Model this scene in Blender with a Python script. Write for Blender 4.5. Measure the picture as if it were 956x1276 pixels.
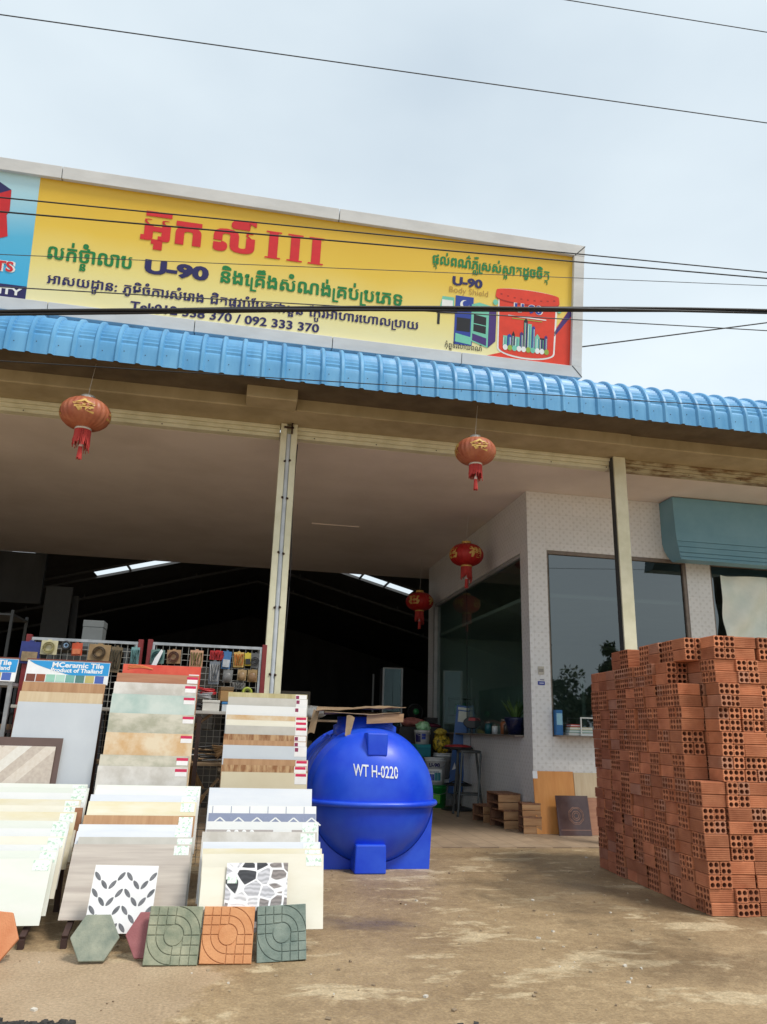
import bpy, math, random
from mathutils import Vector, Matrix
R = math.radians
random.seed(11)
for o in list(bpy.data.objects): bpy.data.objects.remove(o)
SC = bpy.context.scene
COL = SC.collection

# ------------------------------------------------------------------ camera
cam = bpy.data.cameras.new('camera'); camo = bpy.data.objects.new('camera', cam); COL.objects.link(camo)
cam.sensor_fit = 'HORIZONTAL'; cam.sensor_width = 36.0; cam.lens = 930/956*36.0
cam.clip_start = 0.05; cam.clip_end = 2000
_p, _r, _y = R(16.20578601), R(1.71221613), R(10.48786797)
F = Vector((math.sin(_y)*math.cos(_p), math.cos(_y)*math.cos(_p), math.sin(_p)))
Rt = Vector((math.cos(_y), -math.sin(_y), 0)); U = Rt.cross(F)
R2 = math.cos(_r)*Rt + math.sin(_r)*U; U2 = -math.sin(_r)*Rt + math.cos(_r)*U
M = Matrix((R2, U2, -F)).transposed().to_4x4(); M.translation = Vector((0, 0, 1.15))
camo.matrix_world = M
SC.camera = camo

# ------------------------------------------------------------------ sky, sun, exposure
SUN_EL, SUN_AZ = 56, 140            # azimuth clockwise from +Y (sun behind and to the right of the camera)
w = bpy.data.worlds.new('World'); SC.world = w; w.use_nodes = True
nt = w.node_tree; nt.nodes.clear()
sky = nt.nodes.new('ShaderNodeTexSky'); sky.sky_type = 'NISHITA'; sky.sun_disc = False
sky.sun_elevation = R(SUN_EL); sky.sun_rotation = R(SUN_AZ); sky.dust_density = 4.0; sky.air_density = 1.0
tc = nt.nodes.new('ShaderNodeTexCoord')
mp = nt.nodes.new('ShaderNodeMapping'); mp.inputs['Scale'].default_value = (1.0, 1.0, 2.2)
nz = nt.nodes.new('ShaderNodeTexNoise'); nz.inputs['Scale'].default_value = 1.7; nz.inputs['Detail'].default_value = 5; nz.inputs['Roughness'].default_value = .45
cr = nt.nodes.new('ShaderNodeValToRGB')
cr.color_ramp.elements[0].position = .30; cr.color_ramp.elements[0].color = (4.7, 5.5, 6.15, 1)
cr.color_ramp.elements[1].position = .72; cr.color_ramp.elements[1].color = (6.75, 7.5, 7.85, 1)
mx = nt.nodes.new('ShaderNodeMixRGB'); mx.inputs[0].default_value = .9
bg = nt.nodes.new('ShaderNodeBackground'); bg.inputs['Strength'].default_value = .1
wo = nt.nodes.new('ShaderNodeOutputWorld')
L = nt.links.new
L(tc.outputs['Generated'], mp.inputs[0]); L(mp.outputs[0], nz.inputs['Vector']); L(nz.outputs['Fac'], cr.inputs[0])
L(sky.outputs[0], mx.inputs[1]); L(cr.outputs[0], mx.inputs[2]); L(mx.outputs[0], bg.inputs['Color']); L(bg.outputs[0], wo.inputs[0])
sl = bpy.data.lights.new('sun', 'SUN'); sl.energy = 1.9; sl.angle = R(14); sl.color = (1, .95, .87)
so = bpy.data.objects.new('sun', sl); COL.objects.link(so)
sd = Vector((math.sin(R(SUN_AZ))*math.cos(R(SUN_EL)), math.cos(R(SUN_AZ))*math.cos(R(SUN_EL)), math.sin(R(SUN_EL))))
so.rotation_euler = sd.to_track_quat('Z', 'Y').to_euler(); so.location = sd*30
vs = SC.view_settings
vs.view_transform = 'Standard'; vs.look = 'None'; vs.gamma = 1; vs.use_curve_mapping = False; vs.exposure = 0.5

# ------------------------------------------------------------------ materials
def rgb(h):
    """sRGB 0-255 triple to linear"""
    out = []
    for c in h:
        c = c/255; out.append(c/12.92 if c <= .04045 else ((c+.055)/1.055)**2.4)
    return (*out, 1)
MATS = {}
def mat(name, c1, c2=None, scale=6, rough=.6, bump=0, bscale=60, metal=0, stretch=(1, 1, 1), detail=5, lo=.35, hi=.65, spec=.5, c3=None, rand=0, rvar=.12):
    """noise-mottled principled material in object space; rand = per-object value variation"""
    m = bpy.data.materials.new(name); m.use_nodes = True; t = m.node_tree; N = t.nodes; K = t.links.new
    b = N['Principled BSDF']; b.inputs['Metallic'].default_value = metal
    b.inputs['Specular IOR Level'].default_value = spec
    tcn = N.new('ShaderNodeTexCoord'); oi = N.new('ShaderNodeObjectInfo')
    add = N.new('ShaderNodeVectorMath'); add.operation = 'MULTIPLY_ADD'
    cmb = N.new('ShaderNodeCombineXYZ'); K(oi.outputs['Random'], cmb.inputs[0]); K(oi.outputs['Random'], cmb.inputs[2])
    K(cmb.outputs[0], add.inputs[0]); add.inputs[1].default_value = (37, 37, 37); K(tcn.outputs['Object'], add.inputs[2])
    mpn = N.new('ShaderNodeMapping'); mpn.inputs['Scale'].default_value = stretch; K(add.outputs[0], mpn.inputs[0])
    n = N.new('ShaderNodeTexNoise'); n.inputs['Scale'].default_value = scale; n.inputs['Detail'].default_value = detail; n.inputs['Roughness'].default_value = .6
    K(mpn.outputs[0], n.inputs['Vector'])
    r = N.new('ShaderNodeValToRGB'); e = r.color_ramp.elements
    e[0].position = lo; e[1].position = hi; e[0].color = c1 if len(c1) == 4 else (*c1, 1)
    c2 = c2 or c1; e[1].color = c2 if len(c2) == 4 else (*c2, 1)
    if c3: k = e.new((lo+hi)/2); k.color = c3
    K(n.outputs['Fac'], r.inputs[0]); colr = r.outputs[0]
    if rand:
        hs = N.new('ShaderNodeHueSaturation'); mr = N.new('ShaderNodeMapRange'); mr.inputs[3].default_value = 1-rand; mr.inputs[4].default_value = 1+rand
        K(oi.outputs['Random'], mr.inputs[0]); K(mr.outputs[0], hs.inputs['Value']); K(colr, hs.inputs['Color']); colr = hs.outputs[0]
    K(colr, b.inputs['Base Color'])
    mr2 = N.new('ShaderNodeMapRange'); mr2.inputs[3].default_value = max(.02, rough-rvar); mr2.inputs[4].default_value = min(1, rough+rvar)
    n2 = N.new('ShaderNodeTexNoise'); n2.inputs['Scale'].default_value = scale*2.3; n2.inputs['Detail'].default_value = 4; K(add.outputs[0], n2.inputs['Vector'])
    K(n2.outputs['Fac'], mr2.inputs[0]); K(mr2.outputs[0], b.inputs['Roughness'])
    if bump:
        n3 = N.new('ShaderNodeTexNoise'); n3.inputs['Scale'].default_value = bscale; n3.inputs['Detail'].default_value = 4; K(mpn.outputs[0], n3.inputs['Vector'])
        bp = N.new('ShaderNodeBump'); bp.inputs['Strength'].default_value = bump; bp.inputs['Distance'].default_value = .01
        K(n3.outputs['Fac'], bp.inputs['Height']); K(bp.outputs[0], b.inputs['Normal'])
    MATS[name] = m
    return m
def flat(name, h, rough=.5, metal=0, k=.88):
    c = rgb(h); d = (c[0]*k, c[1]*k, c[2]*k, 1)
    return mat(name, d, c, scale=9, rough=rough, metal=metal)

# ------------------------------------------------------------------ mesh builder
class MB:
    def __init__(s): s.v = []; s.f = []; s.m = []; s.sm = []
    def add(s, vs, fs, mi=0, smooth=False):
        k = len(s.v); s.v += [tuple(v) for v in vs]
        for f in fs: s.f.append([k+i for i in f]); s.m.append(mi); s.sm.append(smooth)
        return s
    def box(s, x0, x1, y0, y1, z0, z1, mi=0, T=None):
        vs = [(x, y, z) for z in (z0, z1) for y in (y0, y1) for x in (x0, x1)]
        if T: vs = [T @ Vector(v) for v in vs]
        return s.add(vs, [(0, 2, 3, 1), (4, 5, 7, 6), (0, 1, 5, 4), (2, 6, 7, 3), (0, 4, 6, 2), (1, 3, 7, 5)], mi)
    def cbox(s, c, d, mi=0, T=None):
        return s.box(c[0]-d[0]/2, c[0]+d[0]/2, c[1]-d[1]/2, c[1]+d[1]/2, c[2]-d[2]/2, c[2]+d[2]/2, mi, T)
    def prism(s, poly, d0, d1, axis='y', mi=0):
        """poly: (a,b) loop, extruded along axis between d0 and d1"""
        n = len(poly)
        def P(a, b, d): return {'y': (a, d, b), 'x': (d, a, b), 'z': (a, b, d)}[axis]
        vs = [P(a, b, d0) for a, b in poly] + [P(a, b, d1) for a, b in poly]
        area = sum(poly[i][0]*poly[(i+1) % n][1]-poly[(i+1) % n][0]*poly[i][1] for i in range(n))
        flip = (area < 0) ^ (axis == 'x') ^ (axis == 'z') ^ (d1 < d0)
        f = [list(range(n)), list(range(2*n-1, n-1, -1))]
        f += [(i, n+i, n+(i+1) % n, (i+1) % n) for i in range(n)]
        if flip: f = [tuple(reversed(q)) for q in f]
        return s.add(vs, f, mi)
    def lathe(s, prof, n=24, c=(0, 0, 0), mi=0, smooth=True, T=None, cap=True):
        vs = []; fs = []
        for (r, z) in prof:
            for i in range(n):
                a = 2*math.pi*i/n; vs.append(Vector((c[0]+r*math.cos(a), c[1]+r*math.sin(a), c[2]+z)))
        for j in range(len(prof)-1):
            for i in range(n): fs.append((j*n+i, j*n+(i+1) % n, (j+1)*n+(i+1) % n, (j+1)*n+i))
        if T: vs = [T @ v for v in vs]
        s.add(vs, fs, mi, smooth)
        if cap:
            k = len(s.v)-len(vs)
            for j, rev in ((0, True), (len(prof)-1, False)):
                if prof[j][0] > 1e-4:
                    q = [k+j*n+i for i in range(n)]
                    s.f.append(q[::-1] if rev else q); s.m.append(mi); s.sm.append(False)
        return s
    def tube(s, path, r, n=8, mi=0, smooth=True):
        path = [Vector(p) for p in path]; rr = r if isinstance(r, (list, tuple)) else [r]*len(path)
        vs = []; fs = []; up = Vector((0, 0, 1))
        for i, p in enumerate(path):
            d = (path[min(i+1, len(path)-1)]-path[max(i-1, 0)]).normalized()
            a = d.cross(up)
            if a.length < 1e-3: a = d.cross(Vector((0, 1, 0)))
            a.normalize(); b = a.cross(d)
            for k in range(n):
                t = 2*math.pi*k/n; vs.append(p + rr[i]*(math.cos(t)*a+math.sin(t)*b))
        for j in range(len(path)-1):
            for k in range(n): fs.append((j*n+k, (j+1)*n+k, (j+1)*n+(k+1) % n, j*n+(k+1) % n))
        s.add(vs, fs, mi, smooth)
        s.add(vs[:n], [tuple(range(n))], mi); s.add(vs[-n:], [tuple(range(n-1, -1, -1))], mi)
        return s
    def bar(s, a, b, wd, h, mi=0):
        """square bar from a to b, wd wide and h deep"""
        a = Vector(a); b = Vector(b); d = b-a; q = d.to_track_quat('Z', 'Y').to_matrix().to_4x4(); q.translation = a
        return s.box(-wd/2, wd/2, -h/2, h/2, 0, d.length, mi, q)
    def obj(s, name, mats, parent=None, loc=None, rot=None, bevel=0, seg=1):
        me = bpy.data.meshes.new(name); me.from_pydata(s.v, [], s.f)
        for m in (mats if isinstance(mats, (list, tuple)) else [mats]): me.materials.append(m)
        me.polygons.foreach_set('material_index', s.m); me.polygons.foreach_set('use_smooth', s.sm)
        me.update()
        o = bpy.data.objects.new(name, me); COL.objects.link(o)
        if parent: o.parent = parent
        if loc is not None: o.location = loc
        if rot is not None: o.rotation_euler = rot
        if bevel:
            b = o.modifiers.new('bevel', 'BEVEL'); b.width = bevel; b.segments = seg; b.limit_method = 'ANGLE'; b.angle_limit = R(40)
        return o
def tag(o, label=None, cat=None, group=None, kind=None):
    if label: o['label'] = label
    if cat: o['category'] = cat
    if group: o['group'] = group
    if kind: o['kind'] = kind
    return o
def empty(name, loc=(0, 0, 0), label=None, cat=None, group=None, rot=None):
    o = bpy.data.objects.new(name, None); COL.objects.link(o); o.location = loc; o.empty_display_size = .1
    if rot is not None: o.rotation_euler = rot
    return tag(o, label, cat, group)

# ------------------------------------------------------------------ lettering
_tc = {}
def text_geo(s, bold=.0):
    """triangulated outline of a string at size 1: verts (x,y), faces, max x"""
    key = (s, bold)
    if key in _tc: return _tc[key]
    c = bpy.data.curves.new('lettering', 'FONT'); c.body = s; c.offset = bold; c.resolution_u = 3; c.fill_mode = 'FRONT'
    o = bpy.data.objects.new('lettering', c); COL.objects.link(o)
    bpy.context.view_layer.update()
    dg = bpy.context.evaluated_depsgraph_get(); me = bpy.data.meshes.new_from_object(o.evaluated_get(dg))
    vs = [(v.co.x, v.co.y) for v in me.vertices]; fs = [tuple(p.vertices) for p in me.polygons]
    bpy.data.objects.remove(o); bpy.data.curves.remove(c); bpy.data.meshes.remove(me)
    _tc[key] = (vs, fs, max([v[0] for v in vs], default=0), min([v[0] for v in vs], default=0))
    return _tc[key]
def latin(s, bold=.0):
    v, f, x1, x0 = text_geo(s, bold); return [(a-x0, b) for a, b in v], f, x1-x0
def khmer(s, bold=.0):
    """lay a Khmer string out in visual order: pre-vowels first, feet small below, RO foot drawn as a hook"""
    V = []; Fc = []; x = 0.0
    ka = text_geo('\u1780', bold)[2]
    def put(g, dx, dy=0., sc=1.):
        v, f, _, _ = text_geo(g, bold); k = len(V)
        V.extend((dx+a*sc, dy+b*sc) for a, b in v); Fc.extend(tuple(k+i for i in q) for q in f)
    def adv(g): return text_geo(g+'\u1780', bold)[2]-ka
    i = 0; n = len(s)
    while i < n:
        ch = s[i]
        if not ('\u1780' <= ch <= '\u17b3'):
            if ch == ' ': x += .35; i += 1; continue
            put(ch, x); x += adv(ch); i += 1; continue
        base = ch; i += 1; feet = []; marks = ''
        while i < n and (s[i] == '\u17d2' or '\u17b6' <= s[i] <= '\u17d1'):
            if s[i] == '\u17d2': feet.append(s[i+1]); i += 2
            else: marks += s[i]; i += 1
        pre = ''; post = ''
        for m in marks:
            if m in '\u17c1\u17c2\u17c3': pre = m
            elif m == '\u17c4': pre = '\u17c1'; post += '\u17b6'
            elif m == '\u17be': pre = '\u17c1'; post += '\u17b8'
            elif m == '\u17bf': pre = '\u17c1'; post += '\u17b9'
            elif m == '\u17c0': pre = '\u17c1'; post += '\u17b6'
            else: post += m
        if pre: put(pre, x); x += adv(pre)
        if '\u179a' in feet:
            k = len(V); t = .07+bold
            pts = [(x+.05, .46), (x+.05+t, .46), (x+.05+t, -.18), (x+.34, -.18), (x+.34, -.18-t), (x+.05, -.18-t)]
            V.extend(pts); Fc.append((0+k, 5+k, 2+k, 1+k)); Fc.append((2+k, 5+k, 4+k, 3+k)); x += .20
        a = adv(base); put(base, x)
        if post:
            for mk in post:
                if mk != '\u17b6': put(mk, x+a)
        x2 = x+a
        if '\u17b6' in post: put('\u17b6', x2); x2 += adv('\u17b6')
        for ft in feet:
            if ft != '\u179a': put(ft, x+a*.16, -.40, .56)
        x = x2
    x0 = min(a for a, b in V); x1 = max(a for a, b in V)
    return [(a-x0, b) for a, b in V], Fc, x1-x0
def letter_mb(mb, geo, fn, x0, x1, y0, hgt, mi=0, shear=0):
    """fit lettering between x0 and x1 on baseline y0; hgt scales the em; fn maps (x,y) to a point"""
    v, f, wd = geo; k = (x1-x0)/wd
    mb.add([fn(x0+a*k+shear*b*hgt, y0+b*hgt) for a, b in v], f, mi)
exec_parts = None

def ink(o, p):
    """keep world coordinates of a mesh that is parented to an unrotated Empty"""
    o.parent = p; t = Vector(p.location); q = p.parent
    while q: t += Vector(q.location); q = q.parent
    o.location = -t
    return o

# ------------------------------------------------------------------ ground
def ground_mat():
    m = bpy.data.materials.new('worn_concrete'); m.use_nodes = True; t = m.node_tree; N = t.nodes; K = t.links.new; b = N['Principled BSDF']
    tcn = N.new('ShaderNodeTexCoord')
    def noise(sc, det=6, ro=.6, dist=0, st=(1, 1, 1)):
        mpn = N.new('ShaderNodeMapping'); mpn.inputs['Scale'].default_value = st; K(tcn.outputs['Object'], mpn.inputs[0])
        n = N.new('ShaderNodeTexNoise'); n.inputs['Scale'].default_value = sc; n.inputs['Detail'].default_value = det; n.inputs['Roughness'].default_value = ro; n.inputs['Distortion'].default_value = dist
        K(mpn.outputs[0], n.inputs['Vector']); return n.outputs['Fac']
    def ramp(x, stops):
        r = N.new('ShaderNodeValToRGB'); e = r.color_ramp.elements
        e[0].position, e[0].color = stops[0]; e[1].position, e[1].color = stops[1]
        for p, c in stops[2:]: k = e.new(p); k.color = c
        K(x, r.inputs[0]); return r.outputs[0]
    def mix(f, a, c, mode='MIX'):
        x = N.new('ShaderNodeMixRGB'); x.blend_type = mode
        for s, v in ((0, f), (1, a), (2, c)):
            if isinstance(v, (float, tuple)): x.inputs[s].default_value = v
            else: K(v, x.inputs[s])
        return x.outputs[0]
    base = ramp(noise(1.3), [(.33, (.30, .205, .110, 1)), (.67, (.47, .34, .195, 1))])
    pale = (.60, .475, .30, 1)
    f1 = ramp(noise(1.6, 9, .68, .3, (1, 1.9, 1)), [(.545, (0, 0, 0, 1)), (.60, (1, 1, 1, 1))])       # pale scoured patches with ragged edges
    base = mix(f1, base, pale)
    f2 = ramp(noise(5.5, 8, .7), [(.58, (0, 0, 0, 1)), (.66, (.8, .8, .8, 1))]); base = mix(f2, base, (.56, .42, .25, 1))
    f3 = ramp(noise(.55, 5, .6, .5), [(.53, (0, 0, 0, 1)), (.62, (.62, .62, .62, 1))]); base = mix(f3, base, (.16, .118, .072, 1))   # damp dark stains
    f4 = ramp(noise(14, 9, .75, .4), [(.36, (.80, .78, .76, 1)), (.62, (1.12, 1.12, 1.12, 1))]); base = mix(1.0, base, f4, 'MULTIPLY')
    # smooth tan mud at the front left, its ragged rim broken up by noise
    sep = N.new('ShaderNodeSeparateXYZ'); K(tcn.outputs['Object'], sep.inputs[0])
    def ma(op, a, v, c=None):
        q = N.new('ShaderNodeMath'); q.operation = op
        for s_, z_ in enumerate((a, v, c)):
            if z_ is None: continue
            if isinstance(z_, (int, float)): q.inputs[s_].default_value = z_
            else: K(z_, q.inputs[s_])
        return q.outputs[0]
    X_, Y_ = sep.outputs[0], sep.outputs[1]
    A_ = ma('SUBTRACT', ma('MULTIPLY_ADD', X_, -.40, 4.20), Y_); B_ = ma('SUBTRACT', ma('MULTIPLY_ADD', Y_, .333, -1.30), X_)
    e_ = ma('ADD', ma('SMOOTH_MIN', A_, B_, .15), ma('MULTIPLY_ADD', noise(5, 8, .7), .42, -.21))
    mr_ = N.new('ShaderNodeMapRange'); mr_.interpolation_type = 'SMOOTHSTEP'; mr_.inputs[1].default_value = -.03; mr_.inputs[2].default_value = .05; K(e_, mr_.inputs[0])
    mud = ramp(noise(2.2, 7, .6), [(.3, (.42, .30, .185, 1)), (.7, (.52, .385, .25, 1))])
    base = mix(mr_.outputs[0], base, mud)
    sp = ramp(noise(70, 3, .7), [(.30, (.62, .62, .62, 1)), (.7, (1.25, 1.25, 1.25, 1))]); base = mix(.85, base, sp, 'MULTIPLY')
    K(base, b.inputs['Base Color'])
    rr = N.new('ShaderNodeMapRange'); rr.inputs[3].default_value = .58; rr.inputs[4].default_value = .26; K(f3, rr.inputs[0]); K(rr.outputs[0], b.inputs['Roughness'])
    bp = N.new('ShaderNodeBump'); bp.inputs['Strength'].default_value = .7; bp.inputs['Distance'].default_value = .014
    K(noise(30, 9, .75), bp.inputs['Height']); K(bp.outputs[0], b.inputs['Normal'])
    return m
mb = MB(); mb.add([(-400, -400, 0), (400, -400, 0), (400, 400, 0), (-400, 400, 0)], [(0, 1, 2, 3)])
tag(mb.obj('ground', ground_mat()), kind='structure')
# crumbled asphalt along the road edge
mb = MB(); rr = random.Random(8)
for k in range(520):
    x = rr.uniform(-.9, -.52) if k % 3 else rr.uniform(1.0, 1.22)
    y = 3.53-.13*(x+.7)+rr.gauss(0, .02); s = rr.uniform(.004, .013)
    T = Matrix.Translation((x, y, s*.4)) @ Matrix.Rotation(rr.uniform(0, 6), 4, 'Z') @ Matrix.Rotation(rr.uniform(-.5, .5), 4, 'X')
    mb.cbox((0, 0, 0), (s*2.2, s*1.6, s*1.2), 0, T)
tag(mb.obj('asphalt_crumbs', mat('asphalt', (.02, .02, .02, 1), (.06, .055, .05, 1), scale=40, rough=.9)), kind='stuff')

mb = MB(); rr = random.Random(31)
for k in range(420):
    y = rr.uniform(3.45, 8.0); x = rr.uniform(-.6, .62)*y; s_ = rr.choice((.003, .004, .005, .007, .010)); T = Matrix.Translation((x, y, s_*.35)) @ Matrix.Rotation(rr.uniform(0, 6), 4, 'Z') @ Matrix.Rotation(rr.uniform(-.4, .4), 4, 'X')
    mb.prism([(s_*rr.uniform(.7, 1.2)*math.cos(a), s_*rr.uniform(.7, 1.2)*math.sin(a)) for a in [i*1.2566 for i in range(5)]], -s_*.4, s_*.4, 'z', 0 if rr.random() < .75 else 1) if 0 else mb.cbox((0, 0, 0), (s_*rr.uniform(1.2, 2.4), s_*rr.uniform(1, 1.8), s_), 0 if rr.random() < .8 else 1, T)
tag(mb.obj('grit', [mat('grit_brown', (.16, .11, .07, 1), (.42, .33, .22, 1), scale=3, rough=.9), flat('grit_pale', (214, 208, 196), .8)]), kind='stuff')
# interior tiled floor
def plank_tile():
    m = bpy.data.materials.new('floor_tile'); m.use_nodes = True; t = m.node_tree; N = t.nodes; K = t.links.new; b = N['Principled BSDF']
    tcn = N.new('ShaderNodeTexCoord'); br = N.new('ShaderNodeTexBrick'); mpn = N.new('ShaderNodeMapping'); mpn.inputs['Rotation'].default_value = (0, 0, R(90))
    K(tcn.outputs['Object'], mpn.inputs[0]); K(mpn.outputs[0], br.inputs['Vector'])
    br.inputs['Color1'].default_value = (.50, .37, .25, 1); br.inputs['Color2'].default_value = (.41, .30, .20, 1); br.inputs['Mortar'].default_value = (.30, .22, .15, 1)
    br.inputs['Scale'].default_value = 1; br.inputs['Brick Width'].default_value = .8; br.inputs['Row Height'].default_value = .2; br.inputs['Mortar Size'].default_value = .004
    n = N.new('ShaderNodeTexNoise'); n.inputs['Scale'].default_value = 7; n.inputs['Detail'].default_value = 6; K(tcn.outputs['Object'], n.inputs['Vector'])
    mx = N.new('ShaderNodeMixRGB'); mx.blend_type = 'MULTIPLY'; mx.inputs[0].default_value = .7
    r = N.new('ShaderNodeValToRGB'); r.color_ramp.elements[0].position = .3; r.color_ramp.elements[0].color = (.6, .6, .6, 1); r.color_ramp.elements[1].color = (1.1, 1.1, 1.1, 1)
    K(n.outputs['Fac'], r.inputs[0]); K(br.outputs[0], mx.inputs[1]); K(r.outputs[0], mx.inputs[2]); K(mx.outputs[0], b.inputs['Base Color'])
    b.inputs['Roughness'].default_value = .55
    return m
mb = MB(); mb.box(-7, 9, 8.0, 32, .0, .012)
tag(mb.obj('shop_floor', plank_tile()), kind='structure')

# ------------------------------------------------------------------ the shop building
m_beam = mat('beige_render', (.36, .29, .165, 1), (.47, .385, .235, 1), scale=3, rough=.8, bump=.1, stretch=(1, 1, .5), detail=7)
m_track = mat('cream_steel', (.66, .63, .44, 1), (.78, .75, .56, 1), scale=5, rough=.45, detail=6, c3=(.73, .70, .51, 1))
m_rust = mat('rusted_steel', (.20, .12, .05, 1), (.48, .42, .27, 1), scale=7, rough=.6, lo=.38, hi=.55, stretch=(.6, 1, 2), detail=8)
m_ceil = mat('ceiling_paint', (.68, .60, .54, 1), (.82, .735, .675, 1), scale=.9, rough=.75, detail=8, lo=.25, hi=.6)
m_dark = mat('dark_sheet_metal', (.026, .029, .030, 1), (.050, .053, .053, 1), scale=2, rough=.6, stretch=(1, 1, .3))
m_zinc = mat('galvanised_steel', (.33, .35, .37, 1), (.48, .5, .52, 1), scale=12, rough=.42, metal=.6)
m_boltd = flat('rusty_bolt', (62, 40, 26), .7)
m_brown = mat('brown_frame', (.16, .125, .10, 1), (.22, .18, .15, 1), scale=8, rough=.45)
def wallpaper():
    """pale tiles with a small repeated floral relief"""
    m = bpy.data.materials.new('pale_wall_tile'); m.use_nodes = True; t = m.node_tree; N = t.nodes; K = t.links.new; b = N['Principled BSDF']
    tcn = N.new('ShaderNodeTexCoord'); sep = N.new('ShaderNodeSeparateXYZ'); K(tcn.outputs['Object'], sep.inputs[0])
    ad = N.new('ShaderNodeMath'); ad.operation = 'ADD'; K(sep.outputs[0], ad.inputs[0]); K(sep.outputs[1], ad.inputs[1])
    cmb = N.new('ShaderNodeCombineXYZ'); K(ad.outputs[0], cmb.inputs[0]); K(sep.outputs[2], cmb.inputs[1])
    br = N.new('ShaderNodeTexBrick'); K(cmb.outputs[0], br.inputs['Vector']); br.offset = 0
    br.inputs['Scale'].default_value = 1; br.inputs['Brick Width'].default_value = .2; br.inputs['Row Height'].default_value = .2; br.inputs['Mortar Size'].default_value = .002
    br.inputs['Color1'].default_value = (.76, .755, .745, 1); br.inputs['Color2'].default_value = (.71, .71, .70, 1); br.inputs['Mortar'].default_value = (.64, .63, .61, 1)
    n = N.new('ShaderNodeTexNoise'); n.inputs['Scale'].default_value = 26; n.inputs['Detail'].default_value = 3; K(cmb.outputs[0], n.inputs['Vector'])
    va = N.new('ShaderNodeVectorMath'); va.operation = 'MULTIPLY_ADD'; va.inputs[1].default_value = (.035, .035, 0); K(n.outputs['Color'], va.inputs[0]); K(cmb.outputs[0], va.inputs[2])
    s2 = N.new('ShaderNodeSeparateXYZ'); K(va.outputs[0], s2.inputs[0])
    def mth(op, a, v=None):
        q = N.new('ShaderNodeMath'); q.operation = op; K(a, q.inputs[0])
        if v is not None:
            if isinstance(v, float): q.inputs[1].default_value = v
            else: K(v, q.inputs[1])
        return q.outputs[0]
    pat = mth('MULTIPLY', mth('SINE', mth('MULTIPLY', s2.outputs[0], 62.83)), mth('SINE', mth('MULTIPLY', s2.outputs[1], 62.83)))
    r = N.new('ShaderNodeValToRGB'); r.color_ramp.elements[0].position = .32; r.color_ramp.elements[0].color = (1, 1, 1, 1); r.color_ramp.elements[1].position = .72; r.color_ramp.elements[1].color = (.88, .875, .86, 1); K(pat, r.inputs[0])
    bp = N.new('ShaderNodeBump'); bp.inputs['Strength'].default_value = .25; bp.inputs['Distance'].default_value = .004; K(pat, bp.inputs['Height']); K(bp.outputs[0], b.inputs['Normal'])
    mx = N.new('ShaderNodeMixRGB'); mx.blend_type = 'MULTIPLY'; mx.inputs[0].default_value = 1; K(br.outputs[0], mx.inputs[1]); K(r.outputs[0], mx.inputs[2]); K(mx.outputs[0], b.inputs['Base Color'])
    b.inputs['Roughness'].default_value = .35
    return m
m_wall = wallpaper()
def glass_mat(name, tint, refl):
    m = bpy.data.materials.new(name); m.use_nodes = True; t = m.node_tree; N = t.nodes; K = t.links.new
    for n in list(N): N.remove(n)
    o = N.new('ShaderNodeOutputMaterial'); tr = N.new('ShaderNodeBsdfTransparent'); tr.inputs[0].default_value = tint
    gl = N.new('ShaderNodeBsdfGlossy'); gl.inputs['Roughness'].default_value = .015; gl.inputs[0].default_value = (.85, .92, .93, 1)
    lw = N.new('ShaderNodeLayerWeight'); lw.inputs[0].default_value = .5; fr = N.new('ShaderNodeMath'); fr.operation = 'POWER'; fr.inputs[1].default_value = 4.; K(lw.outputs['Facing'], fr.inputs[0])
    mr = N.new('ShaderNodeMapRange'); mr.inputs[3].default_value = refl; mr.inputs[4].default_value = .9; K(fr.outputs[0], mr.inputs[0])
    mx = N.new('ShaderNodeMixShader'); K(mr.outputs[0], mx.inputs[0]); K(tr.outputs[0], mx.inputs[1]); K(gl.outputs[0], mx.inputs[2]); K(mx.outputs[0], o.inputs[0])
    return m
m_glass = glass_mat('tinted_glass', (.24, .28, .27, 1), .145)
m_glass2 = glass_mat('side_glass', (.50, .60, .57, 1), .08)

B = empty('shop_building', (1, 8, 0), 'open fronted hardware shop with pale tiled office, beige beam and blue corrugated eave', 'shop')
def bpart(mb, name, m, bevel=0, par=None):
    o = mb.obj(name, m, bevel=bevel); ink(o, par or B); return o
# beam: bottom at 4.43, front face at 7.53, corbels standing forward
mb = MB(); mb.box(-7, 9, 7.53, 8.12, 4.43, 5.0); bpart(mb, 'beam', m_beam, .012)
mb = MB(); mb.box(-.14, .39, 7.25, 7.527, 4.425, 4.98); bpart(mb, 'corbel', m_beam, .01)
mb = MB(); mb.box(.395, 4.33, 7.50, 7.527, 4.424, 4.98); bpart(mb, 'fascia_board', m_beam, .008)
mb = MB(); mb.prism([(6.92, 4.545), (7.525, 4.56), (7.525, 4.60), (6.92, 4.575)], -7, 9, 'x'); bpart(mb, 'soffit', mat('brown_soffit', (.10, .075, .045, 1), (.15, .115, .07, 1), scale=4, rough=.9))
# shutter tracks: three stepped lips under the beam
def track(x0, x1, m):
    mb = MB(); mb.box(x0, x1, 7.96, 8.11, 4.39, 4.428); mb.box(x0, x1, 7.985, 8.11, 4.345, 4.388); mb.box(x0, x1, 8.005, 8.11, 4.302, 4.343)
    xs = x0+.2
    while xs < x1: mb.lathe([(.008, 0), (.008, .006), (0, .007)], 8, (0, 0, 0), 1, T=Matrix.Translation((xs, 8.004, 4.322)) @ Matrix.Rotation(R(90), 4, 'X')); xs += .72
    bpart(mb, 'shutter_track', [m, m_boltd], .003)
track(-7, .255, m_track); track(.452, 4.285, m_track); track(4.45, 9, m_rust)
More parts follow.
